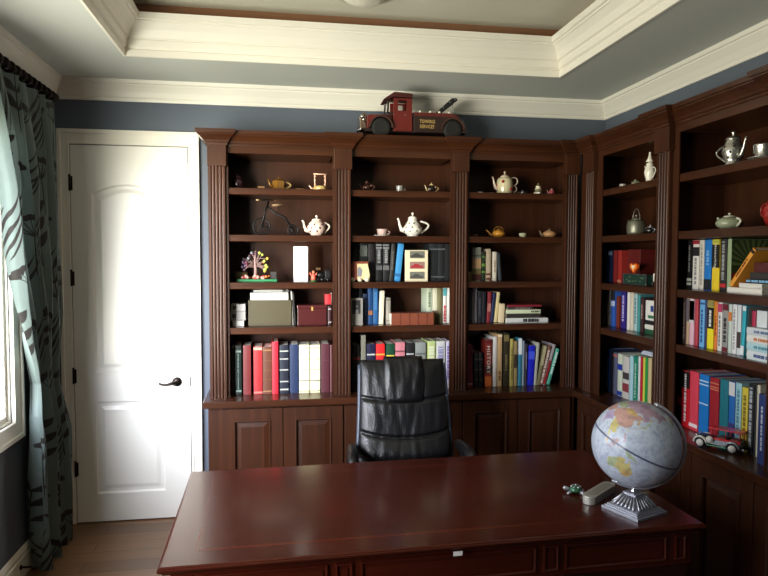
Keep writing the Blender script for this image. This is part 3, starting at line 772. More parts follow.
# middle bookcase, third shelf down
G = 'books on the middle shelf behind the chair'; S = ', middle shelf behind the chair'
dk = (20, 20, 22); sv = (140, 140, 140)
row(BW, 4.09, SH[2], 280.6, G, [
 (353, 359, 244, (22, 22, 24), 'black book at the far left end'+S),
 (359.4, 367.6, 243, (18, 20, 22), 'black book with a grey label square'+S, dict(bands=[(.66, .94, (92, 98, 92))])),
 (368, 374.8, 244, (28, 24, 24), 'dark brown-black book behind the toy van'+S),
 (375.7, 382.2, 243, dk, 'black encyclopedia volume with silver spine, left of its twin'+S, dict(bands=[(.30, .42, (96, 96, 96)), (.94, .97, sv), (.86, .9, sv)], dashes=(.48, .84, sv, .45))),
 (382.8, 389.4, 243, dk, 'black encyclopedia volume with silver spine, right of its twin'+S, dict(bands=[(.30, .42, (96, 96, 96)), (.94, .97, sv), (.86, .9, sv)], dashes=(.48, .84, sv, .45))),
 (390.2, 394.2, 243, (40, 38, 36), 'slim charcoal book tilting beside the blue one'+S, dict(lean=3.5, dashes=(.3, .8, (100, 96, 90), .4))),
 (396.2, 402.2, 243.5, (58, 140, 196), 'light blue book leaning right'+S, dict(lean=6, bands=[(.12, .2, (36, 96, 150))])),
 (433.4, 442.2, 242.5, (30, 34, 36), 'tall dark grey book right of the car photo frame'+S, dict(bands=[(.84, .87, (90, 96, 98)), (.1, .13, (90, 96, 98))])),
 (443.2, 450.4, 242.5, (26, 28, 30), 'black book at the far right end'+S, dict(bands=[(.84, .87, (100, 104, 104)), (.1, .12, (100, 104, 104))])),
 (424.5, 432.6, 243, (20, 20, 22), 'black book half hidden by the car photo frame'+S),
], .95)
G = 'books on the second lowest shelf behind the chair'; S = ', second-lowest shelf behind the chair'
row(BW, 4.09, SH[3], 325.0, G, [
 (352, 357.5, 287.5, (24, 28, 40), 'blue-black book behind the grey photo frame'+S),
 (358, 362.6, 287.5, (26, 30, 36), 'charcoal book just right of the one behind the frame'+S),
 (363.2, 367.6, 294, (30, 52, 88), 'dusky blue short book'+S, dict(dashes=(.3, .8, (120, 140, 170), .3))),
 (368, 372.6, 288.4, (24, 70, 122), 'deep blue book with orange spine patch'+S, dict(bands=[(.26, .38, (176, 110, 70))])),
 (373, 378.2, 287.5, (34, 88, 140), 'brighter blue book left of the white one'+S, dict(dashes=(.4, .9, (70, 130, 180), .5))),
 (379.2, 384, 291, (224, 214, 190), 'ivory book leaning slightly right'+S, dict(lean=2)),
 (386.2, 390.6, 298, (150, 144, 132), 'short grey book left of the lying leather book'+S, dict(bands=[(.9, .95, (90, 84, 74)), (.1, .14, (90, 84, 74))])),
 (426.8, 432, 287.6, (190, 200, 176), 'pale green book behind the lying leather book'+S, dict(plane=4.125, dashes=(.45, .9, (110, 120, 90), .4))),
 (432.4, 437.4, 287.6, (214, 210, 184), 'cream book with brown foot, near the right end'+S, dict(plane=4.125, bands=[(0.01, .35, (120, 96, 70))])),
 (437.8, 441.8, 288, (110, 104, 70), 'olive book'+S),
 (443, 446.8, 287.2, (226, 222, 216), 'white book with teal top and red lettering'+S, dict(bands=[(.78, .99, (90, 170, 176))], dashes=(.04, .5, (200, 70, 70), .6))),
 (447.2, 450.2, 287.2, (236, 232, 222), 'slim white book against the right pilaster'+S),
], .95)
lying(BW, 4.005, SH[3], 391.4, 433.6, 314, 325.9, (124, 62, 40), 'brown leather-bound album lying flat'+S, G, d=.11, bands=[(.2, .22, (96, 44, 28)), (.42, .44, (96, 44, 28)), (.62, .64, (96, 44, 28)), (.83, .85, (96, 44, 28))])
G = 'books on the lowest shelf behind the chair'; S = ', lowest shelf behind the chair'
row(BW, 4.06, ZCT, 391.5, G, [
 (352.5, 359.5, 345, (26, 20, 22), 'black book with a red mark left of the marbled one'+S, dict(bands=[(.68, .73, (130, 30, 34))])),
 (361, 365.8, 335.2, (140, 136, 120), 'tall slim grey marbled book'+S),
 (366.6, 375.4, 344, (24, 24, 58), 'navy book with silver crest'+S, dict(bands=[(.76, .79, (190, 190, 180)), (.42, .44, (150, 150, 150))])),
 (376, 384.8, 344, (222, 34, 36), 'bright red book with yellow crest'+S, dict(bands=[(.76, .79, (230, 180, 70)), (.42, .44, (230, 170, 90))])),
 (386, 394.6, 344, (18, 66, 42), 'dark green book with yellow crest'+S, dict(bands=[(.73, .76, (220, 200, 70))])),
 (395.2, 405, 342.6, (196, 120, 128), 'dusty pink book'+S, dict(bands=[(.80, .83, (110, 60, 66))])),
 (406, 414, 343.2, (26, 24, 26), 'black book with silver crest'+S, dict(bands=[(.75, .78, (180, 180, 180)), (.42, .44, (150, 150, 150))])),
 (415.2, 425.8, 342.6, (142, 146, 140), 'wide grey book right of the black crested one'+S, dict(bands=[(.74, .78, (100, 104, 100))])),
 (427.4, 435.4, 341.4, (188, 202, 130), 'light green mottled book'+S, dict(dashes=(.3, .9, (222, 226, 190), .7))),
 (436.2, 445, 341.4, (212, 212, 204), 'white book with grey flower pattern'+S, dict(dashes=(.2, .9, (150, 150, 190), .6))),
 (446, 450.3, 341.4, (206, 200, 216), 'pale lilac book by the pilaster'+S, dict(dashes=(.2, .9, (130, 110, 170), .5))),
], .96)

# corner bookcase of the back wall
G = 'books on the middle shelf of the corner bookcase'; S = ', middle shelf left of the corner'
row(BW, 4.08, SH[2], 280.4, G, [
 (468.4, 471.6, 272, (128, 112, 62), 'short olive-gold book at the left'+S),
 (472, 481.2, 247.3, (140, 140, 128), 'patterned grey and tan book'+S, dict(bands=[(.38, .66, (190, 150, 112)), (.2, .36, (110, 100, 60)), (.72, .78, (90, 96, 88)), (.02, .2, (70, 30, 30))])),
 (481.6, 485.6, 252, (34, 44, 26), 'black and green banded book'+S, dict(bands=[(.5, .6, (110, 150, 60)), (.8, .86, (90, 120, 60)), (.28, .34, (110, 150, 60))])),
 (486, 490.8, 249, (182, 164, 138), 'beige book with dark patch at its foot'+S, dict(bands=[(.18, .24, (96, 40, 30)), (.04, .1, (96, 40, 30))])),
 (492.8, 496.6, 252, (204, 196, 178), 'ivory slim book'+S, dict(dashes=(.3, .7, (150, 130, 110), .4))),
 (497.6, 500.6, 253, (52, 58, 62), 'thin slate book leaning at the row end'+S, dict(lean=-5)),
], .95)
G = 'books on the second lowest shelf of the corner bookcase'; S = ', second-lowest shelf left of the corner'
row(BW, 4.08, SH[3], 323.8, G, [
 (468.6, 471.4, 290, (28, 44, 48), 'blackish teal book at the left'+S),
 (471.9, 477, 288, (150, 144, 156), 'lavender grey book'+S),
 (477.6, 482, 291, (40, 40, 46), 'charcoal book right of the lavender one'+S, dict(dashes=(.2, .8, (80, 84, 96), .4))),
 (482.4, 486, 292, (24, 26, 36), 'blue-black book'+S),
 (487.4, 491, 292, (128, 40, 48), 'maroon book with pale foot'+S, dict(lean=3, bands=[(.36, .62, (180, 120, 110))])),
 (491.8, 494.6, 293, (34, 40, 78), 'dark indigo slim book'+S, dict(lean=5)),
 (495.6, 498.6, 292.4, (206, 190, 140), 'straw yellow slim book leaning right'+S, dict(lean=6)),
], .93)
row(BW, 4.06, SH[3], 324.2, G, [(499.4, 504.6, 304, (214, 194, 158), 'short cream book beside the flat stack'+S, dict(lean=3))])
zz = SH[3]
zz = lying(BW, 4.05, zz, 506.4, 548, 319.6, 324.2, (204, 204, 200), 'white book at the bottom of the flat stack'+S, G, dashes=(.4, .78, (30, 30, 34), .7))
zz = lying(BW, 4.06, zz, 506.4, 540.5, 314.8, 319.2, (52, 48, 44), 'dark book second from bottom of flat stack'+S, G)
zz = lying(BW, 4.05, zz, 506.6, 540.7, 312.2, 316, (206, 214, 178), 'pale green book halfway up the flat stack'+S, G, dashes=(.72, .98, (60, 70, 50), .5))
zz = lying(BW, 4.06, zz, 507.6, 532.7, 309.6, 312.2, (58, 54, 54), 'dark grey book second from top of flat stack'+S, G, dashes=(.3, .9, (120, 110, 104), .5))
zz = lying(BW, 4.06, zz, 508, 541.4, 307.7, 309.6, (128, 34, 44), 'thin dark red book topping the flat stack'+S, G)
G = 'books on the lowest shelf of the corner bookcase'; S = ', lowest shelf left of the corner'
row(BW, 4.07, ZCT, 386.5, G, [
 (467.4, 473, 345, (110, 28, 50), 'burgundy book at the left'+S, dict(bands=[(.06, .1, (200, 150, 150))])),
 (474.2, 478.4, 353, (24, 22, 24), 'short black book, left of its twin'+S, dict(bands=[(.8, .83, (90, 86, 80)), (.5, .53, (90, 86, 80)), (.2, .23, (90, 86, 80))])),
 (479, 482.8, 353, (24, 22, 24), 'short black book, right of its twin'+S, dict(bands=[(.8, .83, (90, 86, 80)), (.5, .53, (90, 86, 80)), (.2, .23, (90, 86, 80))])),
 (484.8, 492, 340, (126, 40, 28), 'red and orange history book with white title'+S, dict(bands=[(.01, .22, (210, 110, 50)), (.3, .45, (50, 34, 40)), (.93, .99, (100, 26, 30))], text=('HISTORY', .034, (236, 224, 204), .58, 1.25))),
 (493, 497, 337, (224, 216, 206), 'tall white slim book'+S),
 (497.4, 502.2, 334.4, (196, 160, 112), 'tall tan book'+S, dict(bands=[(.95, .99, (230, 216, 180))], dashes=(.12, .3, (120, 80, 50), .5))),
 (503.4, 509.2, 333.6, (50, 44, 28), 'tall dark olive book'+S, dict(bands=[(.85, .97, (120, 104, 62))], dashes=(.3, .6, (120, 104, 70), .4))),
 (510, 513.6, 339, (176, 160, 86), 'mustard yellow book'+S, dict(dashes=(.15, .8, (110, 96, 50), .4))),
 (514, 517.6, 341, (150, 128, 84), 'khaki slim book'+S, dict(bands=[(.4, .7, (60, 48, 40))])),
 (518.2, 522, 338.4, (52, 126, 150), 'teal book with white top third'+S, dict(bands=[(.66, .995, (226, 228, 226))])),
 (522.4, 524.6, 341, (132, 146, 158), 'thin grey-blue book'+S),
 (525, 527.4, 344, (52, 44, 58), 'thin plum book left of the vivid blue one'+S, dict(dashes=(.4, .8, (140, 130, 140), .4))),
 (528, 534.6, 346, (28, 34, 190), 'vivid royal blue book'+S, dict(lean=2, bands=[(.66, .86, (70, 90, 220))])),
 (535.4, 538.2, 343, (172, 172, 158), 'stone grey book tilting right'+S, dict(lean=4)),
 (540.2, 543.2, 346, (122, 116, 84), 'olive book leaning right'+S, dict(lean=11, bands=[(.5, .98, (180, 170, 130))])),
 (543.8, 547, 346.4, (120, 84, 70), 'brown spotted book leaning right'+S, dict(lean=13, dashes=(.05, .9, (214, 198, 180), .6))),
 (547.6, 550.4, 345, (160, 150, 150), 'ash grey book with red edge leaning right'+S, dict(lean=15, bands=[(.02, .6, (150, 40, 44))])),
 (551.6, 555, 349.4, (88, 172, 146), 'mint green book leaning at the right end'+S, dict(lean=16, dashes=(.3, .9, (220, 236, 226), .5))),
], .9)

# right wall, bookcase by the corner
G = 'books on the middle shelf right of the corner'; S = ', middle shelf right of the corner'
row(RW, 2.06, SH[2], 281, G, [
 (605, 607, 250, (34, 62, 112), 'slim blue book at the left'+S),
 (608, 612, 250, (16, 28, 58), 'navy book with a pale mark at the top'+S, dict(bands=[(.84, .94, (110, 124, 140))])),
 (613, 616.8, 250.5, (112, 26, 24), 'dark red book, left of the brick red one'+S),
 (617.4, 621.4, 250.5, (146, 40, 34), 'brick red book left of the big red slipcase'+S, dict(bands=[(.02, .1, (180, 110, 90))])),
], .93)
a0 = -3.629; a1, _ = RW.along(640, 265, 2.10); _, zt_ = RW.along(630, 249.5, 2.10)
sl = MB().box(0, a1-a0, 0, .17, 0, zt_-SH[2]).build('slipcase', cmat((92, 22, 20)), None, RW.loc(a0, 2.10, SH[2]+.0006), (0, 0, RW.rz), bevel=.003)
tag(sl, 'big dark red slipcase behind the heart ornament'+S, 'slipcase')
G = 'books on the second lowest shelf right of the corner'; S = ', second-lowest shelf right of the corner'
row(RW, 2.07, SH[3], 328.5, G, [
 (600, 602.8, 289, (124, 116, 106), 'taupe grey book at the left'+S),
 (605.6, 608, 289, (160, 154, 144), 'slim pale grey book beside a gap'+S),
 (610.6, 614.6, 289.5, (54, 96, 182), 'blue book with a white oval and black top'+S, dict(bands=[(.72, .99, (40, 40, 44)), (.56, .7, (190, 200, 230))])),
 (616, 619, 296.5, (116, 46, 32), 'rust brown book'+S),
 (620.6, 625.6, 291, (48, 36, 120), 'deep purple book'+S, dict(dashes=(.2, .9, (180, 170, 220), .35))),
 (626.8, 629.4, 291, (230, 226, 216), 'tall white book right of the purple one'+S),
 (629.8, 633.2, 291.4, (216, 206, 186), 'tall cream book'+S),
 (633.8, 636.8, 294, (170, 200, 200), 'pale aqua book'+S, dict(dashes=(.2, .9, (60, 120, 140), .4))),
 (637.2, 639.6, 295, (72, 150, 150), 'slim turquoise book'+S),
 (640.2, 643.4, 297.5, (60, 36, 36), 'dark brown book left of the flat pile'+S, dict(dashes=(.4, .8, (170, 140, 130), .4))),
], .93)
zz = SH[3]
zz = lying(RW, 2.06, zz, 644.6, 654.2, 331.5, 336.6, (36, 84, 58), 'green book at the bottom of the flat pile'+S, G, d=.2)
zz = lying(RW, 2.06, zz, 644.6, 654.2, 327, 331.6, (222, 220, 208), 'off-white book second in the flat pile'+S, G, d=.2)
zz = lying(RW, 2.06, zz, 644.6, 653, 322.4, 326, (28, 28, 30), 'black book on top of the flat pile'+S, G, d=.2)
# white box standing on the pile
b0, _ = RW.along(645.6, 310, 2.08); b1, _ = RW.along(654, 310, 2.08); _, zt_ = RW.along(650, 300.5, 2.08)
bx = MB().box(0, b1-b0, 0, .06, 0, zt_-zz-.001).box((b1-b0)*.6, (b1-b0)*.95, -.0008, .001, .05, .085, 1).box((b1-b0)*.3, (b1-b0)*.97, -.0008, .001, .012, .03, 2).build('box', [cmat((232, 230, 222)), cmat((50, 70, 140)), cmat((60, 120, 80))], None, RW.loc(b0, 2.08, zz+.0006), (0, 0, RW.rz), bevel=.002)
tag(bx, 'white box with blue square standing on flat pile'+S, 'box')
G = 'books on the lowest shelf right of the corner'; S = ', lowest shelf right of the corner'
row(RW, 2.09, ZCT, 395, G, [
 (598.4, 601, 347, (28, 40, 30), 'thin dark green book at the left'+S),
 (604.4, 609.8, 348.6, (24, 52, 98), 'dark blue book with a green edge'+S, dict(dashes=(.1, .9, (110, 160, 190), .25))),
 (610.2, 612.6, 351, (26, 26, 30), 'thin black book right of the dark blue one'+S),
 (613, 616.8, 352.6, (94, 96, 118), 'grey violet book'+S, dict(bands=[(.9, .96, (190, 110, 100))])),
 (617.2, 622, 354, (206, 212, 190), 'white book with two blue blocks'+S, dict(bands=[(.62, .76, (40, 60, 160)), (.01, .12, (40, 60, 150))])),
 (622.6, 628.8, 356.6, (206, 200, 192), 'white book with a dull red lower spine'+S, dict(bands=[(.16, .36, (140, 60, 66)), (.46, .62, (70, 64, 66))])),
 (629.2, 632.8, 356, (172, 212, 220), 'light aqua book'+S),
 (633.2, 637.4, 356.2, (30, 132, 106), 'sea green book with pale stripe'+S, dict(dashes=(.1, .85, (190, 214, 190), .25))),
 (637.8, 639.8, 356.4, (226, 226, 222), 'thin white book left of the crimson one'+S),
 (640, 642.2, 357, (190, 30, 50), 'thin crimson book'+S),
 (642.6, 644.6, 357.4, (214, 214, 80), 'thin lemon yellow book'+S),
 (644.8, 647.2, 357.6, (36, 150, 70), 'thin bright green book'+S),
 (647.6, 651, 358, (212, 190, 140), 'sand coloured book'+S),
 (651.3, 654, 358.4, (110, 96, 70), 'drab brown book against the pilaster'+S),
], .93)
# papers lying across the tops
b0, _ = RW.along(640, 353, 2.10); b1, _ = RW.along(654.5, 353, 2.10)
ztop = RW.along(646, 357, 2.09)[1]
pp = MB()
for k in range(4): pp.box(.002*k, (b1-b0)-.003*(3-k), .004*k, .15, .005*k, .005*k+.0045)
pp = pp.build('paper_stack', mat('bluish_paper', (206, 214, 224), .8), None, RW.loc(b0, 2.105, ztop+.008), (0, 0, RW.rz))
tag(pp, 'white papers lying across the book tops'+S, 'papers')

# right wall, bookcase nearest the viewer
G = 'books on the middle shelf nearest the viewer'; S = ', middle shelf at the right edge'
PB = 2.05
row(RW, PB, SH[2], 284, G, [
 (687, 691.8, 238, (24, 22, 22), 'black book with white lettering at the left'+S, dict(dashes=(.35, .9, (150, 150, 146), .25), bands=[(.16, .22, (190, 190, 180)), (.08, .13, (190, 190, 180))])),
 (692.4, 699, 238, (216, 212, 204), 'white book with dark red top and black square'+S, dict(bands=[(.92, .995, (150, 30, 40)), (.68, .86, (30, 30, 32))], dashes=(.1, .64, (130, 130, 134), .3))),
 (699.3, 703.8, 238.4, (206, 200, 190), 'off-white slim book left of the blue one'+S, dict(dashes=(.1, .9, (150, 146, 140), .3))),
 (704.2, 711.2, 238.4, (28, 116, 196), 'blue book with black foot'+S, dict(bands=[(.01, .22, (24, 26, 34))], dashes=(.5, .8, (130, 180, 220), .3))),
 (711.8, 719.4, 238, (228, 196, 44), 'yellow and black networking book'+S, dict(bands=[(.45, .9, (22, 22, 22)), (.92, .99, (180, 180, 70))], text=('Networking', .022, (230, 226, 216), .68, 1.0))),
 (720, 726.4, 238.6, (36, 36, 40), 'black book with grey lettering and a red band'+S, dict(bands=[(.08, .15, (190, 40, 44))], dashes=(.22, .96, (150, 150, 150), .4))),
 (727, 731, 238.6, (150, 166, 130), 'tall sage book with dark green picture cover facing outward'+S, dict(d=.225, fan=[(48, 62, 34), (92, 110, 62), (120, 30, 30)])),
], .95)
zz = SH[2]
z1 = lying(RW, 2.015, zz, 727.2, 762, 282, 287.5, (226, 222, 214), 'wide white book at the bottom of the flat pile'+S, G, d=.22)
z2 = lying(RW, 2.03, z1, 739, 762, 277.4, 282, (214, 212, 206), 'shorter white book second in the flat pile'+S, G, d=.2)
z3 = lying(RW, 2.05, z2, 746, 775, 272.4, 276.6, (20, 24, 34), 'black book with pale blue lettering in the flat pile'+S, G, dashes=(.02, .8, (130, 180, 220), .5))
z4 = lying(RW, 2.05, z3, 750, 776, 265, 271.6, (48, 46, 46), 'charcoal book near the top of the flat pile'+S, G)
z5 = lying(RW, 2.05, z4, 754, 776, 255, 264.4, (78, 26, 26), 'dark red book on top of the flat pile'+S, G)
# leaning orange book and the big green picture book facing out
a0, _ = RW.along(729.4, 281, 2.02); a1, _ = RW.along(753.8, 250.5, 2.02)
zl0 = z1+.001; zl1 = RW.along(753, 249.5, 2.02)[1]
L_ = math.hypot(a1-a0, zl1-zl0)
make_book(RW, a0+.006, 2.02, zl0, .021, L_-.006, (222, 150, 52), 'orange and yellow book leaning steeply over the flat pile'+S, G, d=.15, lean=math.degrees(math.atan2(a1-a0, zl1-zl0)), dashes=(.25, .75, (120, 60, 30), .4), bands=[(.9, .97, (40, 30, 26))])
G = 'books on the second lowest shelf nearest the viewer'; S = ', second-lowest shelf at the right edge'
R2_END = row(RW, 2.03, SH[3], 350, G, [
 (682.6, 685.6, 291, (70, 52, 50), 'dark mottled slim book at the left'+S, dict(dashes=(.1, .9, (140, 120, 110), .5))),
 (686, 688.8, 291, (190, 160, 130), 'tan slim book'+S, dict(bands=[(.5, .98, (110, 100, 110))])),
 (689.2, 693.8, 291, (226, 180, 196), 'pink book with black and white upper spine'+S, dict(bands=[(.48, .98, (210, 206, 206)), (.54, .95, (40, 38, 42))])),
 (694.4, 697.8, 292, (186, 66, 80), 'rose red slim book'+S),
 (699.2, 704.2, 299, (112, 176, 226), 'sky blue book'+S, dict(dashes=(.1, .8, (40, 80, 140), .35), bands=[(.9, .94, (40, 80, 150))])),
 (704.6, 706.4, 300, (40, 40, 100), 'thin navy book right of the sky blue one'+S),
 (706.8, 713.4, 300.5, (238, 222, 40), 'yellow book with black upper half'+S, dict(bands=[(.42, .86, (24, 24, 24)), (.87, .99, (150, 140, 90))], dashes=(.46, .8, (220, 220, 216), .35))),
 (713.8, 717, 301.5, (226, 128, 54), 'orange slim book'+S, dict(dashes=(.3, .7, (150, 70, 30), .4))),
 (717.4, 721.8, 302.4, (224, 222, 218), 'white book with pink top'+S, dict(bands=[(.8, .97, (190, 60, 100))], dashes=(.1, .75, (120, 120, 124), .3))),
 (722.2, 727.6, 303.6, (150, 150, 148), 'grey book with maroon ends'+S, dict(bands=[(.86, .99, (110, 30, 44)), (.01, .1, (110, 30, 44))], dashes=(.2, .7, (40, 40, 44), .45))),
 (728, 731.4, 304.4, (202, 214, 206), 'pale mint book with orange block'+S, dict(bands=[(.66, .84, (220, 130, 70))])),
 (731.8, 736.4, 304.4, (228, 228, 230), 'plain white book right of the mint one'+S, dict(dashes=(.1, .9, (160, 160, 170), .35))),
 (736.8, 740.6, 305, (216, 222, 228), 'icy white book with black lower block'+S, dict(bands=[(.14, .46, (70, 60, 60))])),
 (741, 744.6, 305.8, (40, 170, 190), 'turquoise book with white ends'+S, dict(lean=2.5, side=(128, 128, 126), bands=[(.9, .99, (226, 232, 236)), (.01, .2, (226, 232, 236))])),
], .94)
zz = SH[3]
lab = ['white blue-lettered book, bottom of neat stack', 'pale blue book second in neat stack', 'white book with orange lettering, third in neat stack', 'pale grey book on top of the neat stack']
cl = [(214, 222, 226), (178, 212, 220), (226, 224, 222), (206, 212, 218)]
for k, (l_, c_) in enumerate(zip(lab, cl)):
    zz = lying(RW, 1.995, zz, 746.4, 771+k*.3, [350.5, 342.4, 335.0, 327.6][k], [359.4, 350.3, 342.3, 334.9][k], c_, l_+S, G, d=.2, dashes=(.3, .85, [(70, 90, 140), (90, 150, 170), (200, 120, 60), (90, 110, 150)][k], .35))
row(RW, 2.03, zz, 326, G, [(751.6, 755.4, 311, (176, 40, 76), 'small crimson book standing on the neat stack'+S, dict(d=.12)),
 (756.2, 767, 311, (220, 226, 230), 'white box-like book standing on the neat stack'+S, dict(d=.12))])
G = 'books on the lowest shelf behind the toy car'; S = ', lowest shelf behind the toy car'
row(RW, 2.045, ZCT, 432, G, [
 (675, 679.4, 369, (34, 22, 24), 'thin black book with a red patch at the left'+S, dict(bands=[(.36, .5, (160, 30, 40))])),
 (680.4, 688.4, 371, (206, 26, 38), 'red book with black top third'+S, dict(bands=[(.7, .99, (24, 22, 24))], dashes=(.1, .95, (236, 226, 222), .25))),
 (689.2, 698, 371.5, (216, 66, 84), 'coral red book with a white mark at its foot'+S, dict(bands=[(.05, .11, (240, 220, 220))])),
 (698.6, 708.4, 374.5, (22, 118, 196), 'blue book with white emblem circles'+S, dict(bands=[(.88, .9, (200, 220, 236)), (.82, .84, (200, 220, 236)), (.5, .52, (200, 220, 236))])),
 (709.2, 718.6, 378, (160, 30, 42), 'crimson book with gilt top lettering'+S, dict(bands=[(.84, .86, (200, 120, 90)), (.8, .82, (200, 120, 90)), (.9, .92, (200, 120, 90))])),
 (719.2, 728, 379.5, (30, 118, 132), 'wide plain teal book'+S),
 (728.4, 734.6, 381.6, (36, 110, 190), 'blue and white banded book'+S, dict(bands=[(.78, .99, (222, 222, 222)), (.2, .36, (70, 70, 130)), (.02, .2, (28, 30, 60))])),
 (735, 741, 383, (160, 206, 214), 'pale aqua book beside the yellow one'+S, dict(dashes=(.2, .9, (90, 140, 160), .35))),
 (741.4, 747.6, 387.5, (226, 204, 70), 'yellow book'+S, dict(dashes=(.15, .9, (130, 110, 40), .4))),
 (748, 753.4, 384, (30, 32, 38), 'black book with bold white lettering'+S, dict(dashes=(.1, .95, (190, 196, 200), .5))),
 (754, 756, 384.6, (24, 24, 28), 'thin black book left of the cream one'+S),
 (756.4, 759.4, 385, (220, 212, 186), 'cream slim book behind the navy book'+S),
], .95)
row(RW, 1.985, ZCT, 455, G, [(757.4, 766, 394.5, (40, 58, 116), 'navy blue book standing forward at the right edge'+S, dict(d=.17, dashes=(.2, .85, (200, 206, 220), .2)))])
# ---------------------------------------------------------------- china and ornaments
def porcelain(name, rgb, rough=.18): return mat(name, rgb, rough, 0, .4)
def place(W, px, py, plane, z):
    a, _ = W.along(px, py, plane); return W.loc(a, plane, z+.0006)
def unit(W, px, py, plane, npx):
    return abs(W.along(px+npx/2, py, plane)[0]-W.along(px-npx/2, py, plane)[0])
def teapot(W, px, plane, z, r, h, label, body, accent=None, spout=-1, prof='round', handle='ear', spots=None, lid=True, name='teapot', group='teapots on the bookcase shelves', hscale=1., knob=True, py=200, spout_len=1., rz=0):
    """body radius r, body height h (to the rim); spout=-1 points left"""
    t = thing(name, label, 'teapot', place(W, px, py, plane, z), W.rz+rz, group)
    accent = accent or body
    P = {'round': [(.45, 0), (.62, .02), (.60, .06), (.80, .18), (.98, .42), (1., .55), (.9, .78), (.62, .94), (.5, 1.)],
         'pear': [(.5, 0), (.62, .0), (.58, .05), (.55, .08), (.86, .2), (1., .36), (.92, .52), (.66, .72), (.5, .86), (.44, 1.)],
         'drum': [(.86, 0), (.92, .03), (.96, .2), (1., .5), (.94, .82), (.8, .95), (.5, 1.)],
         'squat': [(.5, 0), (.6, .03), (.9, .25), (1., .5), (.85, .8), (.5, .97), (.4, 1.)],
         'tall': [(.7, 0), (.8, .02), (.6, .08), (.72, .25), (.9, .45), (.95, .6), (.8, .8), (.6, .95), (.62, 1.)]}[prof]
    mb = MB().lathe([(.001, 0)]+[(a*r, b_*h) for a, b_ in P]+[(.001, h*1.0)], 26)
    mats = [body]
    if spots:
        mats.append(spots[0]); rr = random.Random(2)
        for k in range(spots[1]):
            f = [.3, .5, .72][k % 3]; an = -pi/2+(k-spots[1]/2)*(5.4/spots[1])
            rad = np.interp(f, [b_ for a, b_ in P], [a for a, b_ in P])*r
            mb.sphere(spots[2]*r, (rad*math.cos(an)*.985, rad*math.sin(an)*.985, f*h), 8, 1)
    mb.build('body', mats, t)
    if lid:
        lr = P[-1][0]*r*1.05
        l_ = MB().lathe([(.001, h-.0002), (lr, h), (lr*1.02, h+.004), (lr*.8, h+.1*h), (lr*.3, h+.16*h), (.001, h+.17*h)], 22).build('lid', accent, t)
        if knob: MB().lathe([(.001, h*1.16), (lr*.16, h*1.17), (lr*.14, h*1.21), (lr*.3, h*1.27), (lr*.22, h*1.33), (.001, h*1.36)], 12).build('lid_knob', accent, l_)
    s = spout; q = spout_len
    MB().tube([(s*r*.82, 0, h*.32), (s*r*1.15, 0, h*.38), (s*r*(1.3+.05*q), 0, h*.62), (s*r*(1.38+.12*q), 0, h*.9), (s*r*(1.5+.16*q), 0, h*1.02)], [r*.24, r*.2, r*.13, r*.1, r*.095], 10).build('spout', accent, t)
    if handle == 'ear':
        MB().tube([(-s*r*(.8+.85*math.sin(pi*i/10)*hscale), 0, h*(.18+.68*i/10)+.1*h*math.sin(pi*i/10)) for i in range(11)], [r*.1]*11, 8).build('handle', accent, t)
    elif handle == 'arch':
        MB().tube([(r*.72*math.cos(pi*i/14), 0, h*.9+h*.75*math.sin(pi*i/14)*hscale) for i in range(15)], [r*.055]*15, 8).build('handle', accent, t)
    elif handle == 'scroll':
        for k in (0, 1):
            cz, rr_ = (h*.78, h*.22) if k == 0 else (h*.33, h*.19)
            MB().tube([(-s*(r*(.98 if k == 0 else .95)+rr_*.5+rr_*math.sin(a_)), 0, cz+rr_*math.cos(a_)) for a_ in [-.9+3.9*i/12 for i in range(13)]], [r*.085]*13, 8).build('handle', accent, t)
    elif handle == 'frame':
        w2 = r*.78
        mb = MB()
        for sx in (-w2, w2): mb.tube([(sx, 0, h*.8), (sx, 0, h*3.25)], r*.1, 8)
        mb.tube([(-w2*1.25, 0, h*3.2), (w2*1.25, 0, h*3.2)], r*.1, 8)
        for sx in (-w2, w2):
            for f in (1.3, 2.1, 2.8): mb.sphere(r*.13, (sx*.92, 0, h*f), 8)
        mb.build('frame_handle', accent, t)
    return t
def cup(W, px, plane, z, r, h, label, body, saucer=None, handle=1, cat='cup', name='cup', py=200, group='cups on the bookcase shelves', flare=1.0):
    t = thing(name, label, cat, place(W, px, py, plane, z), W.rz, group)
    z0 = 0
    if saucer:
        MB().lathe([(.001, 0), (r*.8, 0), (r*1.5, h*.16), (r*1.52, h*.2), (r*.8, h*.08), (.001, h*.07)], 24).build('saucer', saucer, t); z0 = h*.085
    MB().lathe([(.001, z0), (r*.6*flare, z0), (r*.62*flare, z0+h*.06), (r*.9, z0+h*.4), (r, z0+h*.9), (r*1.02, z0+h), (r*.94, z0+h), (r*.8, z0+h*.4), (.001, z0+h*.15)], 22).build('bowl', body, t)
    if handle:
        MB().tube([(handle*r*(.9+.6*math.sin(pi*i/8)), 0, z0+h*(.2+.62*i/8)) for i in range(9)], r*.1, 8).build('handle', body, t)
    return t
S1, S2, S3, S4 = SH
PB_ = 4.12
gold_g = porcelain('mustard_glaze', (112, 76, 28)); cream_g = porcelain('cream_glaze', (236, 226, 200)); white_g = porcelain('white_china', (238, 232, 218))
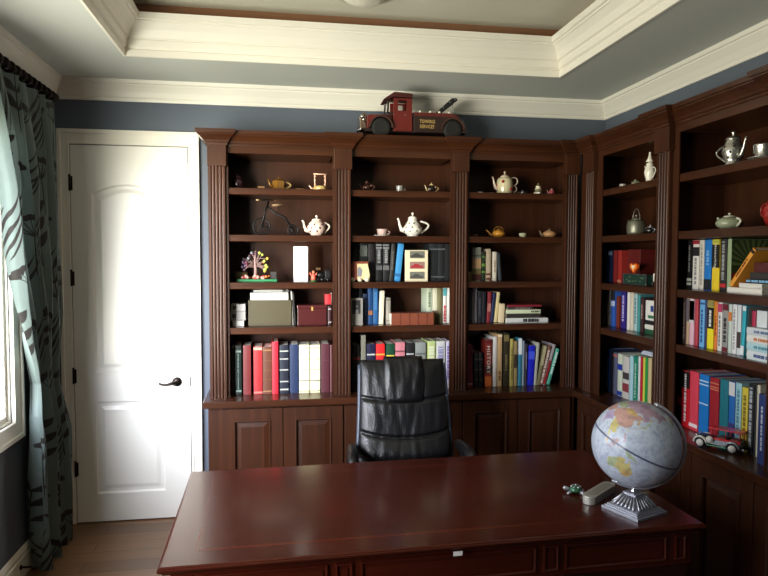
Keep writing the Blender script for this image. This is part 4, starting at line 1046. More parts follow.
# --- bookcase by the door, top shelf
p = place(BW, 237.8, 186, PB_, S1)
j = thing('jar', 'dark plum lidded jar at the far left of the top shelf by the door', 'jar', p)
MB().lathe([(.001, 0), (.022, 0), (.034, .02), (.036, .05), (.026, .072), (.001, .073)], 20).build('body', porcelain('plum_glaze', (50, 28, 34)), j)
MB().lathe([(.027, .0735), (.022, .084), (.006, .09), (.007, .098), (.001, .1)], 18).build('lid', porcelain('plum_glaze', (50, 28, 34)), j)
for (x0, x1, yt, lab, c_) in ((258, 264.4, 184, 'tiny tan box between the plum jar and the mustard teapot', (150, 108, 62)), (295.8, 304, 186, 'tiny flat tan box between the mustard teapot and the bamboo-handled teapot', (176, 136, 88))):
    w_ = unit(BW, (x0+x1)/2, 187, PB_, x1-x0); hh = .023 if yt < 185 else .014
    b_ = thing('trinket_box', lab, 'box', place(BW, (x0+x1)/2, 187, PB_, S1), 0, 'tiny boxes by the mustard teapot')
    MB().box(-w_/2, w_/2, -.014, .014, 0, hh*.68).build('body', cmat(c_), b_, bevel=.0015)
    MB().box(-w_/2-.001, w_/2+.001, -.015, .015, hh*.69, hh).build('lid', cmat(c_), b_, bevel=.0015)
# mustard teapot: six-sided body
r = unit(BW, 279, 183, PB_, 15)/2
t = thing('teapot', 'mustard yellow faceted teapot on the top shelf by the door', 'teapot', place(BW, 279, 183, PB_, S1), .25, 'teapots on the bookcase shelves')
mb = MB()
for (z0_, z1_, r0, r1) in ((0, .004, .92, .95), (.004, .058, .95, .9), (.058, .066, .9, .55)):
    mb.lathe([(r*r0, z0_), (r*r1, z1_)], 6, smooth=False)
mb.build('body', gold_g, t)
l_ = MB().lathe([(r*.56, .0665), (r*.4, .072), (.001, .074)], 6, smooth=False).build('lid', gold_g, t); MB().sphere(.006, (0, 0, .0795), 10).build('lid_knob', gold_g, l_)
MB().tube([(-r*.8, 0, .018), (-r*1.25, 0, .036), (-r*1.5, 0, .066)], [.011, .008, .005], 10).build('spout', gold_g, t)
MB().tube([(r*(.82+.8*math.sin(pi*i/10)), 0, .012+.045*i/10) for i in range(11)], .0055, 8).build('handle', porcelain('pale_straw_glaze', (214, 184, 120)), t)
teapot(BW, 320, PB_, S1, unit(BW, 320, 186, PB_, 13.5)/2, .034, 'small cream teapot with tall pink bamboo frame handle on the top shelf', porcelain('straw_glaze', (214, 184, 120)), porcelain('pink_bamboo', (232, 186, 160)), handle='frame', lid=False, prof='drum', py=186)
# --- second shelf by the door: toy tricycle and pink dotted teapot
iron = mat('dark_wrought_iron', (34, 32, 32), .45, .7)
ux = unit(BW, 275, 225, PB_, 100)/100
def tx(px): return (px-276)*ux
def tz(py): return (237.5-py)*ux
t = thing('toy_tricycle', 'dark iron model tricycle with one big front wheel on the second shelf', 'model tricycle', place(BW, 276, 225, PB_, S2))
def wheel(parent, c, r_, wd, nsp, m=iron, name='wheel'):
    mb = MB().tube([(c[0]+r_*math.cos(a), c[1], c[2]+r_*math.sin(a)) for a in [2*pi*i/28 for i in range(28)]], wd, 7, closed=True)
    for k in range(nsp):
        a = pi*k/nsp; mb.tube([(c[0]-r_*math.cos(a), c[1], c[2]-r_*math.sin(a)), (c[0]+r_*math.cos(a), c[1], c[2]+r_*math.sin(a))], wd*.32, 5)
    mb.sphere(wd*1.6, c, 8); return mb.build(name, m, parent)
rf = .052; wheel(t, (tx(261.5), 0, rf+.005), rf, .0052, 5)
for yy in (-.035, .035): wheel(t, (tx(293), yy, .036), .031, .005, 4)
MB().tube([(tx(293), -.04, .036), (tx(293), .04, .036)], .004, 8).build('axle', iron, t)
MB().tube([(tx(262), .012, rf+.004), (tx(265), .012, tz(214)), (tx(269), 0, tz(202.5))], .006, 8).tube([(tx(262), -.012, rf+.004), (tx(265), -.012, tz(214)), (tx(269), 0, tz(203))], .006, 8).build('fork', iron, t)
MB().tube([(tx(267), 0, tz(208)), (tx(275), 0, tz(215)), (tx(285), 0, tz(219)), (tx(293), 0, .04)], .0075, 8).build('frame', iron, t)
MB().tube([(tx(258.5), -.03, tz(202.2)), (tx(268), 0, tz(201.5)), (tx(275), .03, tz(201.5))], .004, 8).build('handlebar', iron, t)
gr = mat('worn_brass', (150, 124, 92), .4, .6)
for q in ((258.5, -.03, 202.2), (274, .028, 201.5)): MB().cyl(.006, -.014, .014, 10, (tx(q[0]), q[1], tz(q[2])), axis=0).build('grip', gr, t)
MB().tube([(tx(272), 0, tz(207)), (tx(278), 0, tz(206.5)), (tx(284), 0, tz(206))], [.008, .010, .006], 10, flat=2).build('seat', gr, t)
MB().tube([(tx(279), 0, tz(206.5)), (tx(277), 0, tz(216))], .003, 6).build('seat_post', iron, t)
MB().tube([(tx(262), -.02, .05), (tx(270), -.03, .045)], .003, 6).box(tx(270), tx(275), -.04, -.02, .042, .047).build('pedal', iron, t)
teapot(BW, 316.6, PB_, S2, unit(BW, 318, 228, PB_, 18.6)/2, .098, 'pink and white teapot with dark dots on the second shelf by the door', porcelain('blush_china', (236, 206, 190)), porcelain('ivory_china', (240, 226, 204)), spots=(mat('dark_dots', (60, 30, 36), .3), 18, .11), py=228, hscale=.7, spout_len=.2)
# --- third shelf by the door
t = thing('bowl', 'olive tan bowl at the left end of the third shelf by the door', 'bowl', (-.262, 4.215, S3+.0006))
MB().lathe([(.001, 0), (.026, 0), (.028, .006), (.046, .03), (.05, .062), (.045, .062), (.04, .03), (.001, .012)], 26).build('bowl_body', porcelain('olive_tan_glaze', (128, 112, 78)), t)
MB().lathe([(.044, .0625), (.034, .074), (.008, .08), (.009, .092), (.001, .094)], 22).build('lid', mat('dark_lid', (44, 32, 28), .4), t)
ux = unit(BW, 257, 270, PB_, 100)/100
t = thing('bead_tree', 'little ornamental tree of coloured beads on a green base, third shelf by the door', 'ornament', place(BW, 257, 275, PB_, S3))
MB().box(-.125, .125, -.035, .035, 0, .016).build('base', mat('green_base', (40, 128, 74), .5), t, bevel=.002)
mb = MB().tube([(-.012, 0, .0165), (-.008, 0, .07), (-.012, 0, .13), (-.008, 0, .195)], [.012, .009, .007, .004], 8)
rr = random.Random(11); tips = []
cols = [(96, 74, 84), (120, 70, 90), (186, 200, 90), (222, 190, 70), (232, 150, 90), (150, 150, 160), (90, 80, 110)]
for k in range(34):
    a = rr.uniform(-2.4, 2.4); ln = rr.uniform(.045, .085); yy = rr.uniform(-.03, .03)
    q = (-.010+ln*math.sin(a), yy, .118+ln*math.cos(a)*.85); tips.append((q, a))
    mb.tube([(-.010, 0, .09+rr.uniform(0, .06)), q], .002, 5)
mb.build('trunk', mat('pale_bark', (150, 120, 116), .6), t)
for q, a in tips:
    ci = rr.choice([2, 3, 4, 2, 3]) if a > .3 else rr.choice([0, 1, 5, 6])
    MB().sphere(rr.uniform(.0075, .0105), q, 8).build('bead', mat('bead_%d' % ci, cols[ci], .25), t)
mb = MB()
for k in range(26):
    x = rr.uniform(-.10, .075); mb.sphere(rr.uniform(.007, .013), (x, rr.uniform(-.03, .015), .022+rr.uniform(0, .016)), 8, [0, 1, 2][k % 3] if x > -.02 else [0, 2, 0][k % 3])
mb.build('flowers', [mat('flower_red', (190, 50, 44), .5), mat('flower_orange', (228, 120, 50), .5), mat('flower_pink', (200, 150, 140), .5)], t)
MB().box(.085, .123, .0, .03, .0165, .062).build('plinth_block', cmat((40, 34, 32)), t, bevel=.001)
w_ = unit(BW, 300, 264, PB_, 14.3); hgt = BW.along(300, 246.6, PB_)[1]-S3
t = thing('white_box', 'tall white box standing upright on the third shelf by the door', 'box', place(BW, 301.2, 264, PB_, S3), -.12)
MB().box(-w_/2, w_/2, -.03, .03, 0, hgt).build('carton', mat('white_card', (236, 234, 228), .5), t, bevel=.002)
mb = MB()
for (x0, x1, z0_, z1_) in ((-.3, .1, .85, .87), (-.25, .28, .43, .435), (-.3, .3, .22, .225), (-.32, .3, .10, .11), (-.3, .2, .14, .145)): mb.box(x0*w_, x1*w_, -.0306, -.029, z0_*hgt, z1_*hgt)
mb.build('printed_lines', cmat((170, 176, 166)), t)
t = thing('figurine', 'small coral red figurine right of the tall white box', 'figurine', place(BW, 313.4, 274, 4.09, S3))
MB().lathe([(.001, 0), (.02, 0), (.021, .006), (.001, .007)], 16).build('base', mat('green_base', (40, 128, 74)), t)
MB().lathe([(.013, .0072), (.017, .02), (.013, .045), (.006, .05), (.001, .051)], 14).tube([(-.012, 0, .04), (-.024, 0, .058)], [.006, .004], 8).tube([(.012, 0, .04), (.024, 0, .058)], [.006, .004], 8).build('body', cmat((222, 100, 80)), t)
MB().sphere(.010, (0, 0, .0605), 12).build('head', cmat((226, 130, 100)), t)
t = thing('toy_locomotive', 'black toy locomotive against the pilaster on the third shelf', 'toy train', place(BW, 323.2, 275, PB_, S3))
bl = mat('black_enamel', (26, 24, 26), .35)
MB().box(-.05, .046, -.018, .018, .012, .024).build('chassis', bl, t, bevel=.001)
MB().cyl(.017, -.048, .012, 16, (0, 0, .042), axis=0).build('boiler', bl, t)
MB().box(.012, .044, -.02, .02, .0245, .068).box(.008, .046, -.024, .024, .068, .073).build('cab', bl, t, bevel=.001)
MB().lathe([(.006, .058), (.006, .074), (.009, .082)], 10, (-.036, 0, 0)).build('chimney', bl, t)
MB().box(-.046, -.018, -.014, .014, .0745, .0885).box(.0, .0, 0, 0, 0, 0).build('lamp_box', mat('brass_brown', (110, 84, 56), .4, .5), t)
for x in (-.034, -.008, .03):
    for yy in (-.02, .02): MB().cyl(.0115, yy-.003, yy+.003, 14, (x, 0, .0118), axis=1).build('wheel', bl, t)
# --- fourth shelf by the door
for k, (yt, yb_, lab) in enumerate(((310.4, 318.8, 'pale grey drawer box with dark label, lower of two'), (302.6, 310.2, 'pale grey drawer box with dark label, upper of two'))):
    pass
z0_ = S4
w_ = unit(BW, 237.5, 315, 4.08, 14.6)
zc = S4
for k, (yt, yb_, x0, x1, lab, c_) in enumerate(((320.2, 326, 231.8, 243, 'small white carton at the bottom of the pile', (206, 204, 200)), (310.6, 319.2, 229.8, 244.8, 'middle pale grey drawer box of the pile', (158, 154, 150)), (302.6, 310.2, 230.4, 244.8, 'top pale grey drawer box of the pile', (166, 162, 158)))):
    h_ = BW.along(238, yt, 4.08)[1]-BW.along(238, yb_, 4.08)[1]
    w_ = unit(BW, 238, 315, 4.08, x1-x0)
    b_ = thing('drawer_box' if k else 'carton', lab+' on the fourth shelf by the door', 'box', place(BW, (x0+x1)/2+.9, 315, 4.08, zc), 0, 'pile of little boxes')
    MB().box(-w_/2, w_/2, -.005, .12, 0, h_).build('body', cmat(c_), b_, bevel=.0015)
    if k:
        MB().box(-w_*.40, -w_*.16, -.0062, -.004, h_*.3, h_*.75).build('label_holder', cmat((40, 34, 32)), b_)
        MB().box(-w_*.47, w_*.47, -.0058, -.004, h_*.05, h_*.09).build('drawer_gap', cmat((110, 106, 102)), b_)
    zc += h_+.0008
ux = unit(BW, 270, 312, 4.09, 100)/100
p = place(BW, 270, 312, 4.09, S4)
t = thing('file_box', 'olive green open file box on the fourth shelf by the door', 'file box', p)
wb = 43*ux; hb = BW.along(270, 300.2, 4.08)[1]-S4
ol = cmat((66, 58, 32)); 
MB().box(-wb/2, wb/2, -.012, -.007, 0, hb).box(-wb/2, wb/2, .145, .15, 0, hb*1.02).box(-wb/2, -wb/2+.004, -.007, .145, 0, hb).box(wb/2-.004, wb/2, -.007, .145, 0, hb).box(-wb/2+.004, wb/2-.004, -.007, .145, 0, .004).build('case', ol, t, bevel=.001)
h2 = BW.along(270, 292.8, 4.12)[1]-S4
pp = MB().box(-wb/2+.012, wb/2-.02, .012, .05, .005, h2).build('paper_stack', mat('white_paper', (236, 234, 230), .8), None, (p[0], p[1], p[2])); tag(pp, 'thick block of white papers standing up in the olive file box', 'papers')
h3 = BW.along(270, 289.6, 4.2)[1]-S4
mb = MB()
for k in range(5): mb.box(-wb/2+.03+.012*k, wb/2-.055+.011*k, .06+.012*k, .068+.012*k, .005, h3-.006*(k % 3))
pp = mb.build('paper_sheaf', mat('grey_paper', (196, 194, 190), .8), None, p); tag(pp, 'uneven loose sheets behind the white paper block in the olive file box', 'papers')
for k, (xx, c_, lab, rzz) in enumerate(((292.9, (190, 184, 174), 'slim pale folder leaning on the right side of the olive file box', -2.5), (295.2, (34, 30, 28), 'dark folder right of the slim pale one beside the olive file box', -3.5))):
    hh = BW.along(292, 290.6+1.5*k, 4.1)[1]-S4
    o = MB().box(-.004, .004, 0, .18, 0, hh-.004).build('folder', cmat(c_), None, place(BW, xx, 312, 4.09, S4+.0008), (0, math.radians(rzz), 0), bevel=.0008); tag(o, lab, 'folder', 'folders beside the file box')
wch = unit(BW, 311, 315, 4.07, 29); hch = BW.along(311, 305.2, 4.07)[1]-S4
t = thing('wooden_chest', 'dark red wooden chest on the fourth shelf by the door', 'chest', place(BW, 312.2, 315, 4.07, S4))
rdw = mat('dark_red_lacquer', (70, 24, 24), .3, 0, .3)
MB().box(-wch/2, wch/2, 0, .13, 0, hch*.82).build('body', rdw, t, bevel=.002)
MB().box(-wch/2-.003, wch/2+.003, -.003, .133, hch*.825, hch).build('lid', rdw, t, bevel=.003)
MB().box(-.006, .006, -.0045, -.0032, hch*.72, hch*.92).build('clasp', gold, t)
zz = S4+hch+.001
make_book(BW, BW.along(328.2, 300, 4.10)[0], 4.10, zz, unit(BW, 329, 300, 4.1, 6), .066, (184, 36, 44), 'small bright red book standing on the dark red chest', 'books on the fourth shelf by the door', d=.1)
make_book(BW, BW.along(329.6, 315, 4.075)[0], 4.075, S4, unit(BW, 330, 315, 4.07, 3.4), hch*.95, (58, 22, 26), 'dark wine book with two silver bands right of the red chest', 'books on the fourth shelf by the door', d=.19, bands=[(.8, .86, (170, 166, 160)), (.12, .18, (170, 166, 160))])
make_book(BW, BW.along(330.8, 308, 4.28)[0]+.004, 4.274, S4, .010, .195, (206, 196, 178), 'thin cream book against the pilaster, fourth shelf by the door', 'books on the fourth shelf by the door', d=.03)
# --- middle bookcase
blk_g = porcelain('black_glaze', (30, 22, 22))
teapot(BW, 367, PB_, S1, unit(BW, 367, 185, PB_, 9.4)/2, .056, 'little dark brown teapot at the left of the top shelf behind the chair', porcelain('dark_brown_glaze', (54, 28, 22)), porcelain('pinkish_brown_glaze', (110, 70, 58)), py=185, spots=(cmat((190, 120, 100)), 3, .16))
cup(BW, 399.6, PB_, S1, unit(BW, 400, 187, PB_, 7.4)/2, .044, 'grey stoneware mug in the middle of the top shelf behind the chair', porcelain('grey_glaze', (150, 148, 142)), py=187, name='mug', cat='mug', flare=1.5)
teapot(BW, 431.6, PB_, S1, unit(BW, 432, 185, PB_, 8.4)/2, .052, 'little black teapot with pale handle at the right of the top shelf', blk_g, porcelain('pale_tan_glaze', (206, 182, 132)), py=185, spots=(cmat((220, 200, 170)), 3, .18))
cup(BW, 382, PB_, S2, unit(BW, 382, 230, PB_, 10.4)/2, .044, 'flowered teacup on a saucer left of the large white teapot', porcelain('rosy_china', (210, 178, 170)), white_g, py=230)
fl = mat('grey_green_flowers', (120, 110, 84), .3)
t = teapot(BW, 412.6, PB_, S2, unit(BW, 412, 228, PB_, 19.4)/2, .118, 'large white flowered teapot with tall lid on the second shelf', white_g, white_g, prof='pear', spots=(fl, 22, .10), py=228, hscale=1.0, spout_len=.3)
# middle shelf: van plaque and car photos
ux = unit(BW, 360, 270, 4.03, 100)/100
t = thing('toy_van', 'little ceramic delivery van with brown side leaning before the black books', 'toy van', place(BW, 359.6, 270, 4.035, S3))
vz = lambda py: (281.2-py)*ux
vx = lambda px: (px-359.6)*ux
MB().box(vx(351.4), vx(368.2), -.018, .018, vz(263), vz(261)).box(vx(351.2), vx(356.8), -.017, .017, vz(279), vz(263.2)).build('cargo_box', cmat((126, 58, 34)), t, bevel=.001)
MB().prism([(vx(356.9), vz(279)), (vx(369), vz(279)), (vx(369.4), vz(274)), (vx(367.4), vz(263.2)), (vx(356.9), vz(263.2))], -.017, .017, 1).build('cab', cmat((226, 200, 150)), t, bevel=.001)
MB().prism([(vx(357.2), vz(276)), (vx(361), vz(276)), (vx(362.2), vz(270)), (vx(359.4), vz(266)), (vx(357.2), vz(268))], -.0185, -.0165, 1).build('painted_side', cmat((130, 130, 138)), t)
for x in (352.6, 359.8, 366.8): MB().cyl(.0135, -.021, -.012, 16, (vx(x), 0, .0137), axis=1).cyl(.0135, .012, .021, 16, (vx(x), 0, .0137), axis=1).build('wheel', cmat((220, 206, 180)), t)
ux = unit(BW, 416.5, 265, 4.05, 100)/100
fw_, fh_ = 22.6*ux, BW.along(416, 250.2, 4.05)[1]-S3
t = thing('photo_frame', 'cream frame holding three small car photos, one above another', 'photo frame', place(BW, 416.6, 265, 4.05, S3), .0)
MB().box(-fw_/2, fw_/2, 0, .016, 0, fh_).build('frame', cmat((228, 212, 178)), t, bevel=.0015)
for k, (f, cc) in enumerate(((.84, (60, 62, 58)), (.5, (160, 40, 50)), (.18, (70, 70, 66)))):
    ph = MB().box(-fw_*.30, fw_*.36, -.0008, .001, fh_*(f-.10), fh_*(f+.13)).build('photo', cmat((112, 112, 102) if k != 1 else (150, 118, 108)), t)
    a_ = fw_*.26; zc = fh_*(f-.0)
    MB().prism([(-a_, zc-.014), (a_*1.1, zc-.014), (a_*1.15, zc-.002), (a_*.55, zc+.002), (a_*.25, zc+.012), (-a_*.35, zc+.012), (-a_*.6, zc+.002), (-a_, zc-.002)], -.0014, -.0009, 1).build('pictured_car', cmat(cc), ph)
# fourth shelf: grey frame with portrait
ux = unit(BW, 356.6, 312, 4.035, 100)/100
fw_, fh_ = 11.6*ux, BW.along(356, 298.2, 4.035)[1]-S4
t = thing('photo_frame', 'grey mount with a dark portrait photo at the left of the second lowest shelf', 'photo frame', place(BW, 357.0, 312, 4.035, S4), 0)
MB().box(-fw_/2, fw_/2, 0, .014, 0, fh_).build('frame', cmat((150, 144, 136)), t, bevel=.001)
ph = MB().box(-fw_*.42, fw_*.3, -.0008, .001, fh_*.42, fh_*.92).build('photo', cmat((40, 38, 38)), t)
MB().sphere(.009, (-fw_*.02, -.0004, fh_*.70), 12, sy=.1).prism([(-fw_*.2, fh_*.43), (fw_*.16, fh_*.43), (fw_*.1, fh_*.58), (-fw_*.14, fh_*.58)], -.0012, -.0006, 1).build('pictured_person', cmat((128, 124, 120)), ph)
# --- corner bookcase, back wall
cup(BW, 480.2, 4.1, S1, unit(BW, 480, 191, 4.1, 5)/2, .012, 'tiny white dish at the left end of the top shelf beside the large teapot', white_g, white_g, handle=0, py=191, name='dish', cat='dish')
t = teapot(BW, 504.6, PB_, S1, unit(BW, 505, 183, PB_, 15.5)/2, .115, 'large cream teapot with red flowers and scrolled handle on the top shelf', porcelain('cream_gold_china', (206, 196, 160)), porcelain('pale_blush', (206, 184, 166)), prof='drum', handle='scroll', spots=(cmat((150, 34, 36)), 5, .2), py=183, spout_len=.6)
teapot(BW, 522.6, 4.1, S1, unit(BW, 523, 190, 4.1, 5.4)/2, .022, 'tiny grey teapot facing right beside the large cream teapot', pewter, pewter, spout=1, py=190)
ux = unit(BW, 538, 186, 4.1, 100)/100
t = thing('pagoda_pot', 'small tower-shaped pale china pot between two tiny teapots', 'pot', place(BW, 538.2, 186, 4.1, S1))
for (q, nm, m_) in (([(.001, 0), (.029, 0), (.03, .014), (.026, .018), (.001, .0181)], 'base', cream_g), ([(.022, .0185), (.023, .036), (.001, .0361)], 'lower_storey', porcelain('grey_olive_glaze', (130, 124, 96))), ([(.026, .0365), (.016, .047), (.017, .058), (.001, .0581)], 'upper_storey', cream_g), ([(.021, .0585), (.008, .068), (.004, .07), (.005, .078), (.001, .08)], 'roof', porcelain('grey_olive_glaze', (130, 124, 96)))):
    MB().lathe(q, 8 if nm != 'base' else 4, smooth=False).build(nm, m_, t)
teapot(BW, 551.6, 4.1, S1, unit(BW, 552, 189, 4.1, 5.6)/2, .034, 'tiny pink and red teapot at the right end of the top shelf', porcelain('rose_red_glaze', (176, 76, 84)), porcelain('rose_white', (206, 150, 150)), py=189, hscale=.3)
cup(BW, 475.2, 4.1, S2, unit(BW, 475, 235, 4.1, 5.4)/2, .018, 'tiny dark clay cup at the left of the second shelf near the amber teapot', cmat((96, 80, 68)), handle=0, py=235)
t = teapot(BW, 498.6, PB_, S2, unit(BW, 498, 230, PB_, 13.2)/2, .048, 'amber yellow side-handled teapot with a thin spout', porcelain('amber_glaze', (188, 128, 40)), porcelain('dark_amber', (140, 96, 44)), handle='arch', prof='squat', spots=(cmat((110, 50, 26)), 4, .12), py=230, spout_len=2.4, hscale=.8)
cup(BW, 522.8, 4.1, S2, unit(BW, 523, 235, 4.1, 7.4)/2, .028, 'small pale handleless cup between the amber and tan teapots', porcelain('pale_celadon', (188, 186, 150)), handle=0, py=235)
teapot(BW, 549.4, PB_, S2, unit(BW, 550, 231, PB_, 13.2)/2, .046, 'squat tan teapot with dark lid at the right of the second shelf', porcelain('tan_glaze', (184, 138, 92)), porcelain('greyish_tan', (130, 108, 84)), prof='squat', py=231, hscale=.42, spout_len=.1)
# --- right wall by the corner
PR = 2.09
cup(RW, 622.8, PR, S1, .021, .034, 'tiny pale cup, first on the top shelf right of the corner', porcelain('grey_white', (180, 176, 166)), py=186, handle=0)
teapot(RW, 635.4, PR, S1, .026, .036, 'tiny celadon teapot in the middle of the top shelf right of the corner', porcelain('celadon_grey', (140, 140, 116)), porcelain('celadon_grey', (140, 140, 116)), py=184, prof='squat')
t = teapot(RW, 649.6, 2.05, S1, .031, .095, 'tall white coffee pot with pointed lid on a tray, top shelf right of the corner', white_g, white_g, prof='tall', py=176, spout_len=.4, hscale=1.25, knob=False)
MB().box(-.075, .035, -.04, .04, .0, .006).build('tray', white_g, t, bevel=.002)
for c_ in t.children:
    if c_.name.split('.')[0] != 'tray': c_.location = (0, 0, .0065)
    if c_.name.split('.')[0] == 'lid':
        MB().lathe([(.023, .112), (.012, .13), (.008, .15), (.005, .155), (.008, .162), (.001, .170)], 14).build('finial', white_g, c_)
t = teapot(RW, 636.2, 2.06, S2, .054, .088, 'grey metal kettle with arched handle on the second shelf right of the corner', mat('dull_pewter', (128, 126, 110), .4, .6), mat('dull_pewter', (128, 126, 110), .4, .6), prof='drum', handle='arch', py=228, hscale=1.1, spout_len=.9)
teapot(RW, 650.4, PR, S2, .028, .04, 'small dark pot with a bright highlight beside the grey kettle', mat('dark_pewter', (84, 82, 80), .2, .9), silver, py=224)
# heart ornament on a dark green box
hb0, _ = RW.along(623.5, 278, 2.02); hb1, _ = RW.along(646.5, 278, 2.02); hz1 = RW.along(635, 274, 2.02)[1]
bxh = hz1-S3
t = thing('glass_box', 'low dark green box with silver edges under the heart ornament', 'box', RW.loc((hb0+hb1)/2, 2.02, S3+.0006), RW.rz)
wq = (hb1-hb0)
MB().box(-wq/2, wq/2, 0, .06, 0.003, bxh-.003).build('body', cmat((22, 52, 42)), t)
mb = MB()
for z_ in (0, bxh-.005): mb.box(-wq/2-.003, wq/2+.003, -.003, .003, z_, z_+.005)
for x_ in (-wq/2-.003, wq/2-.003): mb.box(x_, x_+.006, -.0035, .003, .0051, bxh-.0051)
mb.build('metal_edge', pewter, t)
rr = random.Random(4); mb = MB()
for k in range(9): x_ = rr.uniform(-wq*.42, wq*.4); z_ = rr.uniform(.2, .7)*bxh; mb.box(x_, x_+.012, -.0008, .001, z_, z_+.006)
mb.build('coloured_chips', cmat((120, 140, 110)), t)
def heart_poly(s):
    return [(s*16*math.sin(a)**3, s*(13*math.cos(a)-5*math.cos(2*a)-2*math.cos(3*a)-math.cos(4*a))) for a in [2*pi*i/40 for i in range(40)]]
ha, _ = RW.along(631, 269, 2.03)
hh_ = (RW.along(631, 263.6, 2.03)[1]-RW.along(631, 274, 2.03)[1])
s_ = hh_/29
t = thing('heart_ornament', 'orange heart ornament with a white heart inside, standing on the dark green box', 'ornament', RW.loc(ha, 2.045, S3+bxh+.0008+17*s_), RW.rz)
MB().prism([(x*1.25, z) for x, z in heart_poly(s_)], 0, .014, 1).build('heart', cmat((224, 92, 30), .3), t, bevel=.002)
MB().prism([(x*1.25, z) for x, z in heart_poly(s_*.80)], -.0015, .0005, 1).build('rim_inlay', cmat((240, 140, 60), .3), t)
MB().prism([(x*1.25, z+s_*1.5) for x, z in heart_poly(s_*.42)], -.003, -.0012, 1).build('inner_heart', cmat((246, 230, 200), .3), t)
t = thing('ornament', 'small white angular ornament against the pilaster on the middle shelf right of the corner', 'ornament', RW.loc(RW.along(652.4, 277, 2.06)[0], 2.06, S3+.0006), RW.rz)
MB().box(-.02, .02, -.01, .02, 0, .02).build('base', cmat((50, 44, 40)), t, bevel=.002)
MB().prism([(-.02, .0205), (.006, .0205), (.022, .06), (.012, .072), (-.006, .05)], 0, .012, 1).build('shard', white_g, t, bevel=.002)
# --- right wall nearest the viewer
silver_g = mat('engraved_silver', (196, 194, 188), .25, .85)
t = teapot(RW, 733, 2.06, S1, .050, .118, 'ornate silver teapot with its handle to the left on the top right shelf', silver_g, silver_g, prof='tall', spout=1, py=152, spots=(mat('tarnished_silver', (70, 66, 62), .4, .6), 16, .12), spout_len=1.6, hscale=1.7)
MB().lathe([(.001, 0), (.048, 0), (.05, .004), (.001, .0045)], 24).build('foot_ring', silver_g, t)
for c_ in t.children:
    if not c_.name.startswith('foot_ring'): c_.location = (0, 0, .005)
cup(RW, 764, 2.05, S1, .042, .062, 'silver cup on a saucer cut by the right edge of the photo', silver_g, silver_g, py=150)
teapot(RW, 729.4, 2.06, S2, .060, .056, 'grey green lidded pot with a white handle on the second shelf at right', porcelain('sage_glaze', (150, 156, 130)), porcelain('white_sage', (196, 196, 178)), prof='squat', py=222, hscale=.5, spout_len=-1)
t = thing('vase', 'red glazed vase cut by the right edge of the photo', 'vase', RW.loc(RW.along(775, 215, 2.1)[0], 2.1, S2+.0006), RW.rz)
MB().lathe([(.001, 0), (.03, 0), (.045, .04), (.05, .075), (.03, .11), (.022, .125), (.028, .14), (.001, .138)], 24).build('body', porcelain('red_glaze', (150, 36, 34)), t)
MB().tube([(.03*math.cos(a), -.045, .07+.03*math.sin(a)) for a in [2*pi*i/12 for i in range(12)]], .003, 6, closed=True).build('relief_ring', porcelain('red_glaze', (150, 36, 34)), t)
# domed bookend beside the turquoise book
be0, _ = RW.along(745.8, 338, 2.09); be1, _ = RW.along(751.4, 338, 2.09)
t = thing('bookend', 'rounded dark grey bookend between the turquoise book and the neat stack', 'bookend', RW.loc(max(be0+.007, R2_END+.0075), 2.09, S4+.0006), RW.rz)
MB().box(-.006, .02, 0, .1, 0, .004).build('foot', cmat((100, 100, 102)), t)
MB().prism([(0, .0045), (.1, .0045), (.1, .10)]+[(.05+.05*math.cos(a), .10+.05*math.sin(a)) for a in [pi*i/10 for i in range(1, 11)]], -.006, 0, 0).build('plate', cmat((120, 120, 122)), t)
# ---------------------------------------------------------------- toy car on the worktop
cpa = at(699, 447, 2, ZCT); cpb = at(731, 454, 2, ZCT)
ang = math.atan2(cpb.y-cpa.y, cpb.x-cpa.x)
wb = (cpb-cpa).length
t = thing('toy_car', 'vintage toy car with red roof and green sill before the books', 'toy car', ((cpa.x+cpb.x)/2+.03*math.sin(-ang)+.012, (cpa.y+cpb.y)/2+.03*math.cos(ang)*0+.016, ZCT+.0006), ang)
# local x from the front (left in the photo) to the back
k_ = wb/.115
def V(*a): return tuple(q*k_ for q in a)
def bxs(mb, *a): return mb.box(*[q*k_ for q in a])
redm = mat('toy_red_paint', (206, 44, 52), .25, 0, .5); whm = mat('toy_cream_paint', (226, 222, 214), .3); grm = mat('toy_green_paint', (40, 120, 70), .3, 0, .3)
bxs(MB(), -.075, .09, -.022, .022, .014, .02).build('chassis', mat('toy_black_paint', (24, 24, 26), .3), t)
bxs(MB(), -.035, .035, -.036, -.022, .014, .018).box(-.035*k_, .035*k_, .022*k_, .036*k_, .014*k_, .018*k_).build('running_board', grm, t)
bxs(MB(), -.07, -.024, -.016, .016, .0202, .046).build('bonnet', mat('toy_black_paint', (24, 24, 26), .3), t, bevel=.002)
bxs(MB(), -.0765, -.0705, -.014, .014, .0202, .046).build('radiator', chrome, t, bevel=.001)
bd = bxs(bxs(bxs(MB(), -.0235, .08, -.024, -.021, .0202, .046), -.0235, .08, .021, .024, .0202, .046), .077, .08, -.021, .021, .0202, .046).box(-.0235*k_, .077*k_, -.021*k_, .021*k_, .0202*k_, .024*k_).build('body', mat('toy_silver_paint', (160, 164, 170), .25, .6), t)
bxs(MB(), -.0235, .08, -.0252, -.0242, .038, .047).build('side_stripe', redm, t)
for x_ in (0.0, .042): bxs(MB(), x_, x_+.028, -.018, .018, .0242, .05).build('seat', cmat((120, 60, 44)), t, bevel=.002)
for x_ in (-.022, .028, .077):
    for y_ in (-.0225, .0225): MB().cyl(.0018*k_, .0462*k_, .077*k_, 6, (x_*k_, y_*k_, 0)).build('roof_post', redm, t)
bxs(MB(), -.034, .088, -.027, .027, .0772, .083).build('roof', redm, t, bevel=.002)
bxs(MB(), -.0275, -.0255, -.02, .02, .0465, .074).build('windscreen', GL, t)
